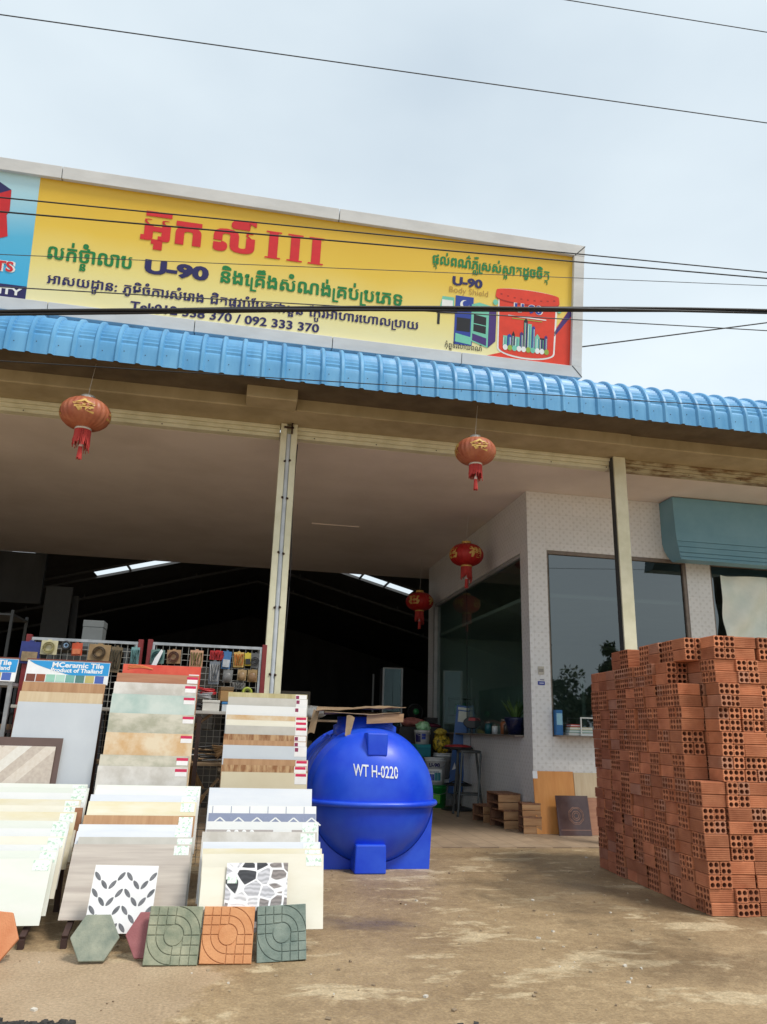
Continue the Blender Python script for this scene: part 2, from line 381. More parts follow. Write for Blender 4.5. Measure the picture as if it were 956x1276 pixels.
# ceiling over the front bay
mb = MB(); mb.box(-7, 9, 8.113, 15.48, 4.30, 4.40); bpart(mb, 'ceiling', m_ceil)
mb = MB(); mb.box(.98, 1.75, 11.6, 11.63, 4.285, 4.299); bpart(mb, 'ceiling_conduit', m_ceil)
# posts (paired cream channels with a galvanised pipe between)
def post(x0, x1, pipe):
    mb = MB()
    if pipe:
        wch = (x1-x0-.05)/2
        mb.box(x0, x0+wch, 7.88, 8.0, .012, 4.425); mb.box(x1-wch, x1, 7.88, 8.0, .012, 4.425); mb.box(x0+wch, x1-wch, 7.93, 8.0, .012, 4.424)
    else:
        mb.box(x0, x1, 7.88, 8.0, .012, 4.425); mb.box(x0-.006, x0-.002, 7.9, 7.99, .012, 4.42, 1)
    o = bpart(mb, 'post', [m_track, m_dark], .004)
    if pipe:
        mb = MB(); cxp = (x0+x1)/2; mb.tube([(cxp, 7.905, .02), (cxp, 7.902, 4.30)], .0245, 12); ink(mb.obj('pipe', mat('pale_grey_pipe', (.46, .50, .54, 1), (.60, .64, .68, 1), scale=6, rough=.5)), o)
        mb = MB()
        for z in (1.65, 2.35, 2.93, 3.55, 3.98):
            for dx in (-.028, .028): mb.lathe([(.013, 0), (.012, .012), (0, .014)], 8, T=Matrix.Translation((cxp+dx, 7.88, z+rr.uniform(-.01, .01))) @ Matrix.Rotation(R(90), 4, 'X'))
            mb.box(cxp-.022, cxp+.022, 7.884, 7.9, z-.012, z+.012)
        ink(mb.obj('clamp', m_boltd), o)
        mb = MB(); mb.tube([(x1+.012+.012*math.sin(z*3), 7.92, z) for z in [1.5+.15*i for i in range(19)]], .006, 6)
        ink(mb.obj('cable', flat('black_cable', (40, 40, 42), .6)), o)
        mb = MB(); mb.box(cxp-.06, cxp+.05, 7.86, 7.879, 4.365, 4.385); mb.box(cxp+.02, cxp+.04, 7.86, 7.879, 4.3, 4.46); ink(mb.obj('bracket', m_boltd), o)
post(.262, .447, True); post(4.29, 4.443, False)
# corrugated blue eave
def eave():
    prof = [(6.9, 4.475), (6.9, 4.55), (6.9, 4.62)]
    nrm = [(-1, 0)]*3
    for k in range(1, 25):
        a = R(180-90*k/24); prof.append((7.3+.4*math.cos(a), 4.62+.4*math.sin(a))); nrm.append((math.cos(a), math.sin(a)))
    prof += [(7.8, 5.05), (9.5, 5.25)]; nrm += [(0, 1), (0, 1)]
    xs = []; x = -6.02
    while x < 9:
        xs += [(x, 0), (x+.010, .016), (x+.018, .026), (x+.042, .026), (x+.050, .016), (x+.060, 0), (x+.066, 0), (x+.13, 0.0015)]; x += .2
    vs = []; fs = []
    for x, h in xs:
        for k, ((py, pz), (ny, nz_)) in enumerate(zip(prof, nrm)):
            d = h
            if 4 <= k <= 20 and h < .01 : d -= .011*(k % 2)
            vs.append((x, py+ny*d, pz+nz_*d))
    n = len(prof)
    for i in range(len(xs)-1):
        for k in range(n-1): fs.append((i*n+k, (i+1)*n+k, (i+1)*n+k+1, i*n+k+1))
    mb = MB(); mb.add(vs, fs)
    for i, x in enumerate([-6.02+.2*j for j in range(75)]):
        for z in (4.6,) if i % 2 else (4.58,): mb.lathe([(.0045, 0), (.004, .005), (0, .006)], 6, mi=1, T=Matrix.Translation((x+.09, 6.9, z)) @ Matrix.Rotation(R(90), 4, 'X'))
    return mb
m_blue = mat('blue_roof_sheet', (.065, .265, .52, 1), (.15, .41, .68, 1), scale=2.5, rough=.42, stretch=(2.2, 1, .5), detail=8, bump=.05, bscale=8, lo=.3, hi=.72)
bpart(eave(), 'eave', [m_blue, m_boltd])
# office block
wx = 3.64
mb = MB(); mb.box(wx, 3.905, 9.1, 9.38, .013, 4.299); mb.box(3.906, 9, 9.101, 9.25, 3.50, 4.298); mb.box(3.906, 9, 9.101, 9.25, .013, 1.12); mb.box(5.935, 6.30, 9.102, 9.25, 1.121, 3.499)
bpart(mb, 'office_front_wall', m_wall)
mb = MB(); mb.box(wx+.001, wx+.12, 9.381, 14.4, 3.50, 4.297); mb.box(wx+.001, wx+.12, 9.381, 14.4, .014, 1.10); mb.box(wx+.001, wx+.12, 14.02, 14.4, 1.101, 3.499)
bpart(mb, 'office_side_wall', m_wall)
m_off = mat('office_paint', (.58, .66, .63, 1), (.64, .71, .68, 1), scale=2, rough=.8)
mb = MB(); mb.box(wx+.13, 9, 14.3, 14.4, .014, 4.29); mb.box(8.9, 9, 9.26, 14.29, .014, 4.29); mb.box(3.78, 8.8, 9.27, 14.28, 2.9, 2.95)
bpart(mb, 'office_inner_wall', m_off)
mb = MB(); mb.box(4.55, 4.60, 9.6, 14.0, .014, 1.86); mb.box(4.54, 4.61, 9.6, 14.0, 1.861, 1.90); bpart(mb, 'office_partition', mat('teal_partition', (.42, .56, .52, 1), (.50, .64, .60, 1), scale=3, rough=.6))
def window(x0, x1, z0, z1, y=9.13):
    mb = MB(); t = .045
    mb.box(x0, x1, y-.02, y+.05, z1-t, z1); mb.box(x0, x1, y-.02, y+.05, z0, z0+.03)
    mb.box(x0, x0+.02, y-.02, y+.05, z0+.031, z1-t-.001); mb.box(x1-t, x1, y-.02, y+.05, z0+.031, z1-t-.001)
    f = bpart(mb, 'window', m_brown, .003)
    mb = MB(); mb.add([(x0+.02, y+.012, z0+.02), (x1-.04, y+.012, z0+.02), (x1-.04, y+.012, z1-.04), (x0+.02, y+.012, z1-.04)], [(0, 1, 2, 3)]); ink(mb.obj('pane', m_glass), f)
    return f
f = window(3.907, 5.933, 1.14, 3.498); mb = MB(); mb.box(5.05, 5.09, 9.1, 9.16, 1.17, 3.45); ink(mb.obj('mullion', m_brown), f)
window(6.302, 8.6, 1.14, 3.498)
mb = MB(); mb.box(3.93, 8.6, 8.92, 9.3, 1.121, 1.139); bpart(mb, 'window_sill', m_brown, .003)
mb = MB(); t = .05
mb.box(wx+.02, wx+.09, 9.39, 14.01, 3.45, 3.498); mb.box(wx+.02, wx+.09, 9.39, 9.42, 1.13, 3.449); mb.box(wx-.005, wx+.09, 13.9, 14.01, 1.13, 3.449)
f = bpart(mb, 'window', mat('grey_aluminium', (.30, .31, .31, 1), (.40, .41, .40, 1), scale=5, rough=.4))
mb = MB(); mb.add([(wx+.054, 13.9, 1.13), (wx+.054, 9.42, 1.13), (wx+.054, 9.42, 3.45), (wx+.054, 13.9, 3.45)], [(0, 1, 2, 3)]); ink(mb.obj('pane', m_glass2), f)
mb = MB(); mb.box(wx+.05, wx+.06, 12.0, 12.01, 1.13, 3.449); ink(mb.obj('mullion', m_dark), f)
mb = MB(); mb.box(wx-.12, wx+.18, 9.39, 13.6, 1.101, 1.124); bpart(mb, 'window_sill', m_brown, .003)
# teal boxed canopy over the right window
m_teal = mat('teal_paint', (.145, .315, .405, 1), (.185, .365, .455, 1), scale=2, rough=.5)
cp = [(9.098, 4.285), (8.765, 4.285), (8.760, 4.0), (8.752, 3.80), (8.738, 3.672), (8.752, 3.672), (8.752, 3.660), (8.735, 3.660), (8.722, 3.594), (8.737, 3.594), (8.737, 3.582), (8.719, 3.582), (8.704, 3.512), (8.720, 3.512), (8.720, 3.500), (8.701, 3.500), (8.688, 3.452), (8.703, 3.452), (8.703, 3.440), (8.685, 3.440), (8.672, 3.402), (8.885, 3.405), (8.99, 3.50), (9.06, 3.60), (9.098, 3.70)]
mb = MB(); mb.prism(cp, 5.60, 9, 'x'); bpart(mb, 'canopy', m_teal)
# socket plate and blue enamel number plate on the corner pier
mb = MB(); mb.box(3.735, 3.815, 9.088, 9.099, 1.87, 1.97); mb.box(3.745, 3.805, 9.082, 9.089, 1.90, 1.94, 1); bpart(mb, 'socket_plate', [flat('ivory_plastic', (196, 190, 176)), flat('grey_plastic', (150, 146, 138))], .002)
mb = MB(); mb.box(3.73, 3.82, 9.09, 9.099, 1.74, 1.785); mb.box(3.745, 3.805, 9.087, 9.091, 1.757, 1.768, 1); mb.box(3.76, 3.81, 9.09, 9.099, 1.80, 1.812, 2); bpart(mb, 'number_plate', [flat('enamel_blue', (36, 62, 158)), flat('enamel_white', (215, 220, 235)), flat('grey_print', (150, 150, 160))])
# warehouse shell behind: walls, gable roof with translucent strips left open to the sky
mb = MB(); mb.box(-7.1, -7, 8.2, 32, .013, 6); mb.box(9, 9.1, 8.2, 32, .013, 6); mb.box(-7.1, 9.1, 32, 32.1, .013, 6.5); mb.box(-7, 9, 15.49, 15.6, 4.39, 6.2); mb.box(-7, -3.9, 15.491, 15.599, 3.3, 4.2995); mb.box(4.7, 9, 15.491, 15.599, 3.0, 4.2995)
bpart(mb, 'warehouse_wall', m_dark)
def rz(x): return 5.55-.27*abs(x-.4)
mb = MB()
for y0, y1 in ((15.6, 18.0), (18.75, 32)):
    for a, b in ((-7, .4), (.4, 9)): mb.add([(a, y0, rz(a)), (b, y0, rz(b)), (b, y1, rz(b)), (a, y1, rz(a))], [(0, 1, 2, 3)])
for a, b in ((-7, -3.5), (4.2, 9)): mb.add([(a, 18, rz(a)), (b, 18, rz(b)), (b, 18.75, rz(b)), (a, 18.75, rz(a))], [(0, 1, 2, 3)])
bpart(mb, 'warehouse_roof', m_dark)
m_trs = flat('truss_grey', (96, 98, 100), .6)
for y in (17.99, 18.76, 20.6, 23.2):
    mb = MB(); dz = .02 if y < 19 else .12
    mb.bar((-7, y, rz(-7)-dz), (.4, y, 5.55-dz), .05, .06); mb.bar((.4, y, 5.55-dz), (9, y, rz(9)-dz), .05, .06)
    if y > 19:
        for k in range(9):
            xq = -5.5+k*1.4; mb.bar((xq, y, rz(xq)-dz), (xq, y, rz(xq)-dz+.1), .04, .04)
    bpart(mb, 'truss', m_trs)
mb = MB()
for x in (-2.75, -1.55, -.4, 1.6, 2.9, 3.55): mb.bar((x, 18.0, rz(x)-.01), (x, 18.75, rz(x)-.01), .05, .03)
bpart(mb, 'purlin', m_trs)

# ------------------------------------------------------------------ signboard on the eave
BR_ = Vector((3.661, 7.4, 5.149)); TL_ = R(9)
SU = Vector((0, -math.sin(TL_), math.cos(TL_))); SN = Vector((0, -math.cos(TL_), -math.sin(TL_)))
S = empty('shop_sign', (0.5, 7.4, 5.149), 'long yellow shop signboard with red and green lettering above the blue eave', 'signboard')
def sp(x, v, d=0): return Vector((x, BR_.y, BR_.z)) + SU*v + SN*d
def spart(mb, name, m, bevel=0, par=None): o = mb.obj(name, m, bevel=bevel); ink(o, par or S); return o
def sbox(mb, x0, x1, v0, v1, d0, d1, mi=0):
    vs = [sp(x, v, d) for v in (v0, v1) for d in (d1, d0) for x in (x0, x1)]
    mb.add(vs, [(0, 2, 3, 1), (4, 5, 7, 6), (0, 1, 5, 4), (2, 6, 7, 3), (0, 4, 6, 2), (1, 3, 7, 5)], mi)
def spoly(mb, pts, d=.004, mi=0): mb.add([sp(x, v, d) for x, v in pts], [tuple(range(len(pts)))], mi)
def vgrad(name, stops, v0, v1):
    """vinyl printed with a vertical gradient (part of the print)"""
    m = bpy.data.materials.new(name); m.use_nodes = True; t = m.node_tree; N = t.nodes; K = t.links.new; b = N['Principled BSDF']
    tcn = N.new('ShaderNodeTexCoord'); sep = N.new('ShaderNodeSeparateXYZ'); K(tcn.outputs['Object'], sep.inputs[0])
    mr = N.new('ShaderNodeMapRange'); k = math.cos(TL_); mr.inputs[1].default_value = BR_.z+v0*k; mr.inputs[2].default_value = BR_.z+v1*k; K(sep.outputs[2], mr.inputs[0])
    n = N.new('ShaderNodeTexNoise'); n.inputs['Scale'].default_value = 1.2; n.inputs['Detail'].default_value = 4; K(tcn.outputs['Object'], n.inputs['Vector'])
    ad = N.new('ShaderNodeMath'); ad.operation = 'MULTIPLY_ADD'; ad.inputs[1].default_value = .22; K(n.outputs['Fac'], ad.inputs[0])
    sb = N.new('ShaderNodeMath'); sb.operation = 'SUBTRACT'; sb.inputs[1].default_value = .11; K(mr.outputs[0], ad.inputs[2]); K(ad.outputs[0], sb.inputs[0])
    r = N.new('ShaderNodeValToRGB'); e = r.color_ramp.elements; e[0].position, e[0].color = stops[0]; e[1].position, e[1].color = stops[-1]
    for p, c in stops[1:-1]: q = e.new(p); q.color = c
    K(sb.outputs[0], r.inputs[0]); K(r.outputs[0], b.inputs['Base Color']); b.inputs['Roughness'].default_value = .38
    return m
m_alu = mat('sign_aluminium', (.56, .57, .57, 1), (.66, .67, .67, 1), scale=2, rough=.4, stretch=(1, 1, 3))
m_yel = vgrad('yellow_vinyl', [(0, (.82, .78, .46, 1)), (.28, (.82, .71, .25, 1)), (.62, (.78, .54, .06, 1)), (1, (.68, .42, .022, 1))], .135, 1.495)
m_cya = vgrad('cyan_vinyl', [(0, (.03, .42, .74, 1)), (.5, (.09, .46, .72, 1)), (1, (.50, .72, .78, 1))], .135, 1.495)
m_sred = flat('vinyl_red', (214, 34, 40), .4); m_sgrn = flat('vinyl_green', (12, 128, 62), .4); m_snav = flat('vinyl_navy', (34, 30, 92), .4)
m_swht = flat('vinyl_white', (238, 240, 238), .4); m_sor = flat('vinyl_orange_red', (226, 62, 36), .4); m_spur = flat('vinyl_purple', (72, 44, 120), .4)
m_sblu = flat('vinyl_blue', (40, 66, 160), .4); m_smint = flat('vinyl_mint', (120, 204, 178), .4); m_sblk = flat('vinyl_black', (26, 26, 32), .4); m_sgold = flat('vinyl_gold', (186, 150, 70), .4)
VX0 = -6.2
mb = MB(); sbox(mb, -2.455, 3.53, .135, 1.495, -.05, 0); face = spart(mb, 'yellow_panel', m_yel)
mb = MB(); sbox(mb, VX0, -2.4555, .135, 1.495, -.05, 0); spart(mb, 'blue_panel', m_cya)
# frame
mb = MB()
xsn = [VX0, -2.236, .712, 3.661]
for a, b in zip(xsn, xsn[1:]): sbox(mb, a+.004, b-.004 if b < 3.6 else b, 1.495, 1.63, -.12, .05)
xsn = [VX0, -2.222, -.745, .733, 2.206, 3.661]
for a, b in zip(xsn, xsn[1:]): sbox(mb, a+.004, b-.004 if b < 3.6 else b, 0.0, .134, -.12, .05)
sbox(mb, 3.531, 3.659, .1345, 1.4945, -.12, .048)
spart(mb, 'frame', m_alu, .003)
mb = MB(); sbox(mb, VX0, 3.63, .02, 1.61, -.11, -.06)
for a, b in (((3.535, 1.499), (3.66, 1.626)), ((3.535, .13), (3.66, .004))):
    for dd in (.0515,): mb.add([sp(a[0], a[1], dd), sp(b[0], b[1], dd), sp(b[0]+.008, b[1]-.008 if b[1] > 1 else b[1]+.008, dd), sp(a[0]+.008, a[1]-.008 if b[1] > 1 else a[1]+.008, dd)], [(0, 3, 2, 1) if b[1] < 1 else (0, 1, 2, 3)])
spart(mb, 'backing', m_dark)
mb = MB()
for x in (-5, -3.2, -1.4, .4, 2.2, 3.4): mb.bar((x, 7.55, 4.95), (x, 7.50, 5.3), .05, .05); mb.bar((x, 8.8, 5.1), (x, 7.35, 6.4), .05, .05)
spart(mb, 'strut', m_zinc)
S0 = ((0, 0),); S1 = ((0, 0), (.022, .012), (-.022, -.012)); S2 = ((0, 0), (.015, .008), (-.015, -.008), (.015, -.008), (-.015, .008))
def sl_(name, geo, x0, x1, v, h, m, d=.005, shear=0, par=None, strike=S0):
    mb = MB()
    for q, (ox, oy) in enumerate(strike): letter_mb(mb, geo, lambda a, b: sp(a+ox*h, b+oy*h, d+.0003*q), x0, x1, v, h, 0, shear)
    return spart(mb, name, m, 0, par)
sl_('red_lettering', khmer('អ៊ុក', .03), -1.39, -.77, .985, .40, m_sred, strike=S2)
sl_('red_lettering', khmer('លី', .03), -.63, -.19, .975, .40, m_sred, strike=S2)
mb = MB()
for x in (-.075, .165, .40):
    for a, b, c, d in ((x+.035, x+.135, .955, 1.27), (x, x+.17, .955, .972), (x, x+.17, 1.253, 1.27)): spoly(mb, [(a, c), (b, c), (b, d), (a, d)], .005 if d-c > .1 else .0055)
spart(mb, 'red_lettering', m_sred)
sl_('green_lettering', khmer('លក់ថ្នាំលាប', .012), -2.29, -1.455, .62, .225, m_sgrn, strike=S2)
sl_('green_lettering', khmer('និងគ្រឿងសំណង់គ្រប់ប្រភេទ', .012), -.52, 1.49, .607, .215, m_sgrn, strike=S2)
sl_('navy_lettering', latin('U-90', .045), -1.315, -.652, .607, .20, m_snav, strike=S2)
sl_('navy_lettering', khmer('អាសយដ្ឋាន: ភូមិចំការសំរោង ជិតផ្លូវបំបែកជាបួន ក្បែរអាហារហៀលប្រាយ', .006), -2.265, 1.69, .352, .145, m_snav, strike=S1)
sl_('navy_lettering', latin('Tel:012 338 370 / 092 333 370', .012), -1.42, .577, .175, .135, m_snav, strike=S1)
sl_('green_lettering', khmer('ផ្តល់ពណ៌ភ្លឺស្រស់ស្អាតដូចចិត្ត', .012), 1.82, 3.24, 1.165, .165, m_sgrn, strike=S1)
sl_('navy_lettering', latin('U-90', .035), 2.07, 2.425, .945, .14, m_snav, strike=S1)
sl_('pale_lettering', latin('Body Shield', .0), 2.035, 2.50, .852, .10, m_sgold)
sl_('black_lettering', khmer('កុំព្យូទ័រលាយពណ៌', .004), 2.015, 2.45, .19, .085, m_sblk, strike=S0)
# red corner wedge with its white and purple edges
mb = MB(); spoly(mb, [(2.47, .136), (3.529, .136), (3.529, .87), (3.33, .56), (3.22, .30), (2.95, .19), (2.72, .22)], .002); spart(mb, 'red_corner', m_sor)
mb = MB(); spoly(mb, [(3.30, .49), (3.33, .48), (3.529, .75), (3.529, .87)], .003); spart(mb, 'purple_edge', m_spur)
# printed paint pail
def arc(cx, cy, rx, ry, a0, a1, n=14): return [(cx+rx*math.cos(R(a0+(a1-a0)*i/n)), cy+ry*math.sin(R(a0+(a1-a0)*i/n))) for i in range(n+1)]
mb = MB(); spoly(mb, [(2.625, .93)]+arc(2.985, .26, .352, .10, 180, 360)+[(3.36, .93)]+arc(2.985, .955, .385, .045, 0, 180), .003, 1)
spoly(mb, [(2.64, .90)]+arc(2.985, .265, .333, .085, 180, 360)+[(3.335, .90)], .005)
spoly(mb, [(2.59, .875), (2.60, .955)]+arc(2.985, .955, .385, .04, 180, 0)[0:]+[(3.38, .875)]+arc(2.985, .875, .395, .05, 360, 180)[1:-1], .0065)
pail = spart(mb, 'printed_pail', [m_sor, m_swht])
mb = MB(); spoly(mb, arc(2.985, .86, .385, .05, 180, 360)+arc(2.985, .872, .385, .05, 360, 180), .0075, 6)
for k in range(9): a = 2.66+.0815*k; dz = -.045*(1-((a-2.985)/.385)**2); spoly(mb, [(a-.012, .915+dz), (a+.012, .915+dz), (a+.012, .93+dz), (a-.012, .93+dz)], .0075, 6)
spoly(mb, arc(2.592, .80, .03, .035, 0, 330, 10), .0075, 0); spoly(mb, arc(3.378, .80, .03, .035, 0, 330, 10), .0075, 0); spoly(mb, [(2.75, .655), (3.22, .655), (3.22, .668), (2.75, .668)], .0075, 1); spoly(mb, [(2.80, .63), (3.17, .63), (3.17, .64), (2.80, .64)], .0075, 5)
rr = random.Random(3); x = 2.70; cs = [0, 2, 3, 0, 4, 3, 0, 2, 0, 3, 4, 0]
for k in range(11):
    h = rr.uniform(.14, .36) if 2 < k < 8 else rr.uniform(.1, .2); wd_ = rr.uniform(.035, .06); v = .26+.03*abs(k-5)/5
    spoly(mb, [(x, v), (x+wd_, v), (x+wd_, v+h), (x+wd_*.5, v+h+.02*(k % 3)), (x, v+h)], .0076, cs[k])
    for q in range(3): spoly(mb, [(x+wd_*(.12+.3*q), v+.02), (x+wd_*(.24+.3*q), v+.02), (x+wd_*(.24+.3*q), v+h-.02), (x+wd_*(.12+.3*q), v+h-.02)], .0079, (1, 2, 0)[(k+q) % 3])
    x += wd_+.003
for k in range(10): spoly(mb, arc(2.73+k*.056, .275, .03, .035, 0, 330, 8), .0082, (1, 5, 0, 1)[k % 4])
spart(mb, 'printed_city', [m_smint, m_swht, m_sblu, m_sblk, m_spur, flat('vinyl_lime', (150, 178, 70)), flat('vinyl_dark_red', (170, 36, 24))], 0, pail)
sl_('blue_lettering', latin('U-90', .04), 2.828, 3.165, .724, .135, m_sblu, .0085, 0, pail)
sl_('white_outline', latin('U-90', .075), 2.815, 3.178, .724, .135, m_swht, .0078, 0, pail)
# printed tinting machine
mb = MB()
spoly(mb, [(1.93, .64), (2.10, .64), (2.10, .79), (1.96, .79)], .003, 0); spoly(mb, [(1.955, .67), (2.085, .67), (2.085, .75), (1.955, .75)], .0045, 1)
spoly(mb, [(1.90, .58), (2.14, .60), (2.14, .64), (1.90, .63)], .004, 3); spoly(mb, [(1.91, .45), (1.94, .45), (1.94, .58), (1.91, .58)], .003, 3)
spoly(mb, [(2.115, .24), (2.33, .24), (2.33, .82), (2.115, .82)], .004, 2)
spoly(mb, arc(2.225, .72, .055, .055, 0, 330, 12), .006, 1); spoly(mb, arc(2.24, .73, .04, .04, 0, 330, 12), .0065, 2)
spoly(mb, [(2.14, .40), (2.30, .40), (2.30, .56), (2.14, .56)], .005, 3); spoly(mb, [(2.13, .27), (2.32, .25), (2.32, .34), (2.13, .37)], .0055, 0)
spoly(mb, [(2.31, .30), (2.52, .24), (2.52, .70), (2.31, .74)], .005, 0); spoly(mb, [(2.52, .24), (2.61, .33), (2.61, .73), (2.52, .70)], .0045, 4)
spoly(mb, [(2.34, .42), (2.49, .40), (2.49, .60), (2.34, .62)], .006, 3); spoly(mb, [(2.34, .505), (2.49, .49), (2.49, .50), (2.34, .515)], .0065, 0)
spoly(mb, [(2.32, .74), (2.52, .70), (2.61, .73), (2.40, .77)], .005, 0); spoly(mb, [(2.33, .31), (2.50, .26), (2.50, .35), (2.33, .39)], .006, 4)
spart(mb, 'printed_machine', [m_smint, m_swht, m_sblu, m_sblk, m_spur])
# left panel: red and navy block emblem, end of its lettering
mb = MB()
spoly(mb, [(-3.25, 1.30), (-2.98, 1.46), (-2.72, 1.31), (-2.98, 1.18)], .003, 1)
spoly(mb, [(-2.98, 1.18), (-2.72, 1.31), (-2.712, 1.08), (-2.735, 1.03), (-2.70, .80), (-2.98, .68)], .004, 0); spoly(mb, [(-3.25, 1.30), (-2.98, 1.18), (-2.98, .68), (-3.25, .82)], .004, 0)
spoly(mb, [(-2.93, 1.05), (-2.83, 1.09), (-2.83, 1.18), (-2.93, 1.14)], .0055, 1)
spart(mb, 'emblem', [flat('emblem_red', (200, 28, 36)), m_snav])
sl_('red_lettering', latin('PRODUCTS', .03), -3.45, -2.605, .425, .145, m_sred, .0075)
sl_('white_outline', latin('PRODUCTS', .07), -3.47, -2.585, .425, .145, m_swht, .004)
mb = MB(); spoly(mb, [(VX0, .136), (-2.456, .136), (-2.456, .285), (VX0, .285)], .003); spart(mb, 'navy_band', m_snav)
sl_('white_lettering', latin('QUALITY', .035), -3.12, -2.495, .18, .10, m_swht, .006)

# ------------------------------------------------------------------ overhead cables
m_wire = flat('cable_black', (30, 31, 34), .5); m_wire2 = flat('cable_grey', (64, 68, 74), .5)
def wire(label, a, b, r, m=m_wire, sag=0.0, ext=14, strands=1, mid=None):
    a = Vector(a); b = Vector(b); d = (b-a).normalized(); mb = MB()
    e0 = a-d*ext; e1 = b+d*ext; n = 60
    rr = random.Random(label)
    for s in range(strands):
        path = []
        for i in range(n+1):
            t = i/n; p = e0.lerp(e1, t); q = (p-a).dot(d)/(b-a).length
            z = 0
            if mid is not None: z = -mid*4*q*(1-q)
            if strands > 1:
                ph = t*26+s*2.1; p = p+Vector((0, math.cos(ph)*r*1.3, math.sin(ph)*r*1.3))
            path.append(p+Vector((0, 0, z)))
        mb.tube(path, r, 6)
    return tag(mb.obj('power_cable', m), label, 'cable', 'cables strung across the street')
wire('thin cable highest in the sky at the upper right corner', (2.289, 4.5, 7.114), (4.193, 4.5, 7.236), .0042, m_wire2)
wire('single long cable crossing open sky above the yellow sign', (-1.998, 4.5, 5.867), (4.061, 4.5, 6.211), .0044, m_wire2)
wire('upper of two close black cables across the red sign lettering', (-1.957, 5, 4.752), (4.3, 5, 5.11), .0052)
wire('lower of two close black cables across the red sign lettering', (-1.943, 5.05, 4.67), (4.292, 5.05, 5.085), .006)
wire('hair thin cable crossing the green sign lettering', (-1.882, 5, 4.288), (4.28, 5, 4.973), .0028, m_wire2)
wire('thin cable crossing the navy address line on the sign', (-1.742, 5.2, 4.163), (4.392, 5.2, 4.659), .0045, m_wire2)
wire('thick black bundle of twisted cables low across the sign', (-1.809, 5, 3.831), (4.247, 5, 4.714), .0105, m_wire, strands=3, mid=-.03)
wire('thin dark cable in front of the blue corrugated eave', (-.157, 5.5, 3.80), (4.541, 5.5, 4.052), .004, m_wire)
wire('short cable seen rising from behind the right end of the sign', (5.021, 10, 7.138), (8.465, 10, 8.055), .011, m_wire, ext=7)

# ------------------------------------------------------------------ lanterns
m_lred = mat('faded_red_cloth', (.34, .085, .040, 1), (.48, .17, .085, 1), scale=7, rough=.5)
m_lred2 = mat('deep_red_cloth', (.36, .008, .008, 1), (.45, .015, .012, 1), scale=7, rough=.5)
m_gold = flat('gold_print', (214, 176, 96), .45); m_tass = mat('red_fringe', (.42, .03, .025, 1), (.55, .06, .05, 1), scale=30, rough=.7, stretch=(1, 1, .1))
m_cap = mat('tin_cap', (.55, .52, .46, 1), (.68, .66, .60, 1), scale=20, rough=.35, metal=.3); m_bead = flat('pale_bead', (230, 205, 200))
def lantern(loc, rad, label, top, cloth, cap, rot, chars, fringe=.15):
    o = empty('paper_lantern', loc, label, 'lantern', 'red lanterns hung along the shop front')
    s = rad/.235; n = 96; prof = []
    H_ = .155*s
    for k in range(21):
        a = -math.pi/2*.86+math.pi*.86*k/20; prof.append((rad*math.cos(a)**.85, H_*math.sin(a)/math.sin(math.pi/2*.86)))
    mb = MB(); vs = []; fs = []
    for r0, z in prof:
        for i in range(n):
            a = 2*math.pi*i/n+rot; rb = r0*(1-.022*abs(math.sin(a*12))**6 - .0)+0.006*s*(1-abs(math.sin(a*12)))
            vs.append((rb*math.cos(a), rb*math.sin(a), z))
    for j in range(20):
        for i in range(n): fs.append((j*n+i, j*n+(i+1) % n, (j+1)*n+(i+1) % n, (j+1)*n+i))
    mb.add(vs, fs, 0, True)
    # gold characters wrapped on the belly
    for k, ch in enumerate(chars):
        ac = R(-90)+rot+R(360/len(chars))*k; g, gf, wd = latin(ch, .03); sz = .17*s
        pts = []
        for a, b in g:
            th = ac+(a-wd/2)*sz/rad*1.25; z = (b-.36)*sz*.9; q = max(0., 1-(z/(H_*1.06))**2); r1 = rad*q**.44+.007*s
            pts.append((r1*math.cos(th), r1*math.sin(th), z))
        mb.add(pts, gf, 1)
    body = mb.obj('globe', [cloth, m_gold], o)
    mb = MB(); mb.lathe([(.066*s, H_-.012*s), (.066*s, H_+.035*s), (.058*s, H_+.037*s), (.056*s, H_+.01*s)], 24); mb.obj('cap', cap, o)
    mb = MB(); mb.lathe([(.078*s, -H_+.008*s), (.08*s, -H_-.016*s), (.07*s, -H_-.018*s)], 24); mb.obj('collar', cap, o)
    mb = MB(); rr = random.Random(label)
    for i in range(70):
        a = 2*math.pi*i/70; x, y = .073*s*math.cos(a), .073*s*math.sin(a); dl = fringe*s*rr.uniform(.8, 1.2)*(1.25 if math.cos(a-.4) > .5 else 1); q = rr.uniform(-.006, .006)
        mb.tube([(x, y, -H_-.014*s), (x*1.02, y*1.02, -H_-.014*s-dl*.5), (x*1.06+q, y*1.06+q, -H_-.014*s-dl)], .0042*s, 4)
    mb.obj('fringe', m_tass, o)
    mb = MB(); z0 = -H_-.02*s; mb.tube([(0, 0, z0), (0, 0, z0-.14*s)], .002, 5, 1); mb.lathe([(.004*s, z0-.10*s), (.016*s, z0-.14*s), (.02*s, z0-.165*s), (.006*s, z0-.17*s)], 10, mi=1)
    for i in range(22):
        a = 2*math.pi*i/22; x, y = .014*s*math.cos(a), .014*s*math.sin(a); mb.tube([(x, y, z0-.165*s), (x*1.6, y*1.6, z0-.165*s-.13*s*rr.uniform(.9, 1.05))], .0042*s, 4)
    mb.obj('tassel', [m_tass, m_bead], o)
    mb = MB(); mb.tube([(0, 0, H_+.03*s), (.008, 0, H_+.16), (.03*(1 if top > .4 else .2), 0, top)], .0022, 5); mb.obj('string', m_cap, o)
    return o
lantern((-1.653, 7.15, 4.005), .232, 'faded red lantern hanging furthest left under the blue eave', .55, m_lred, m_cap, .12, '金玉满堂')
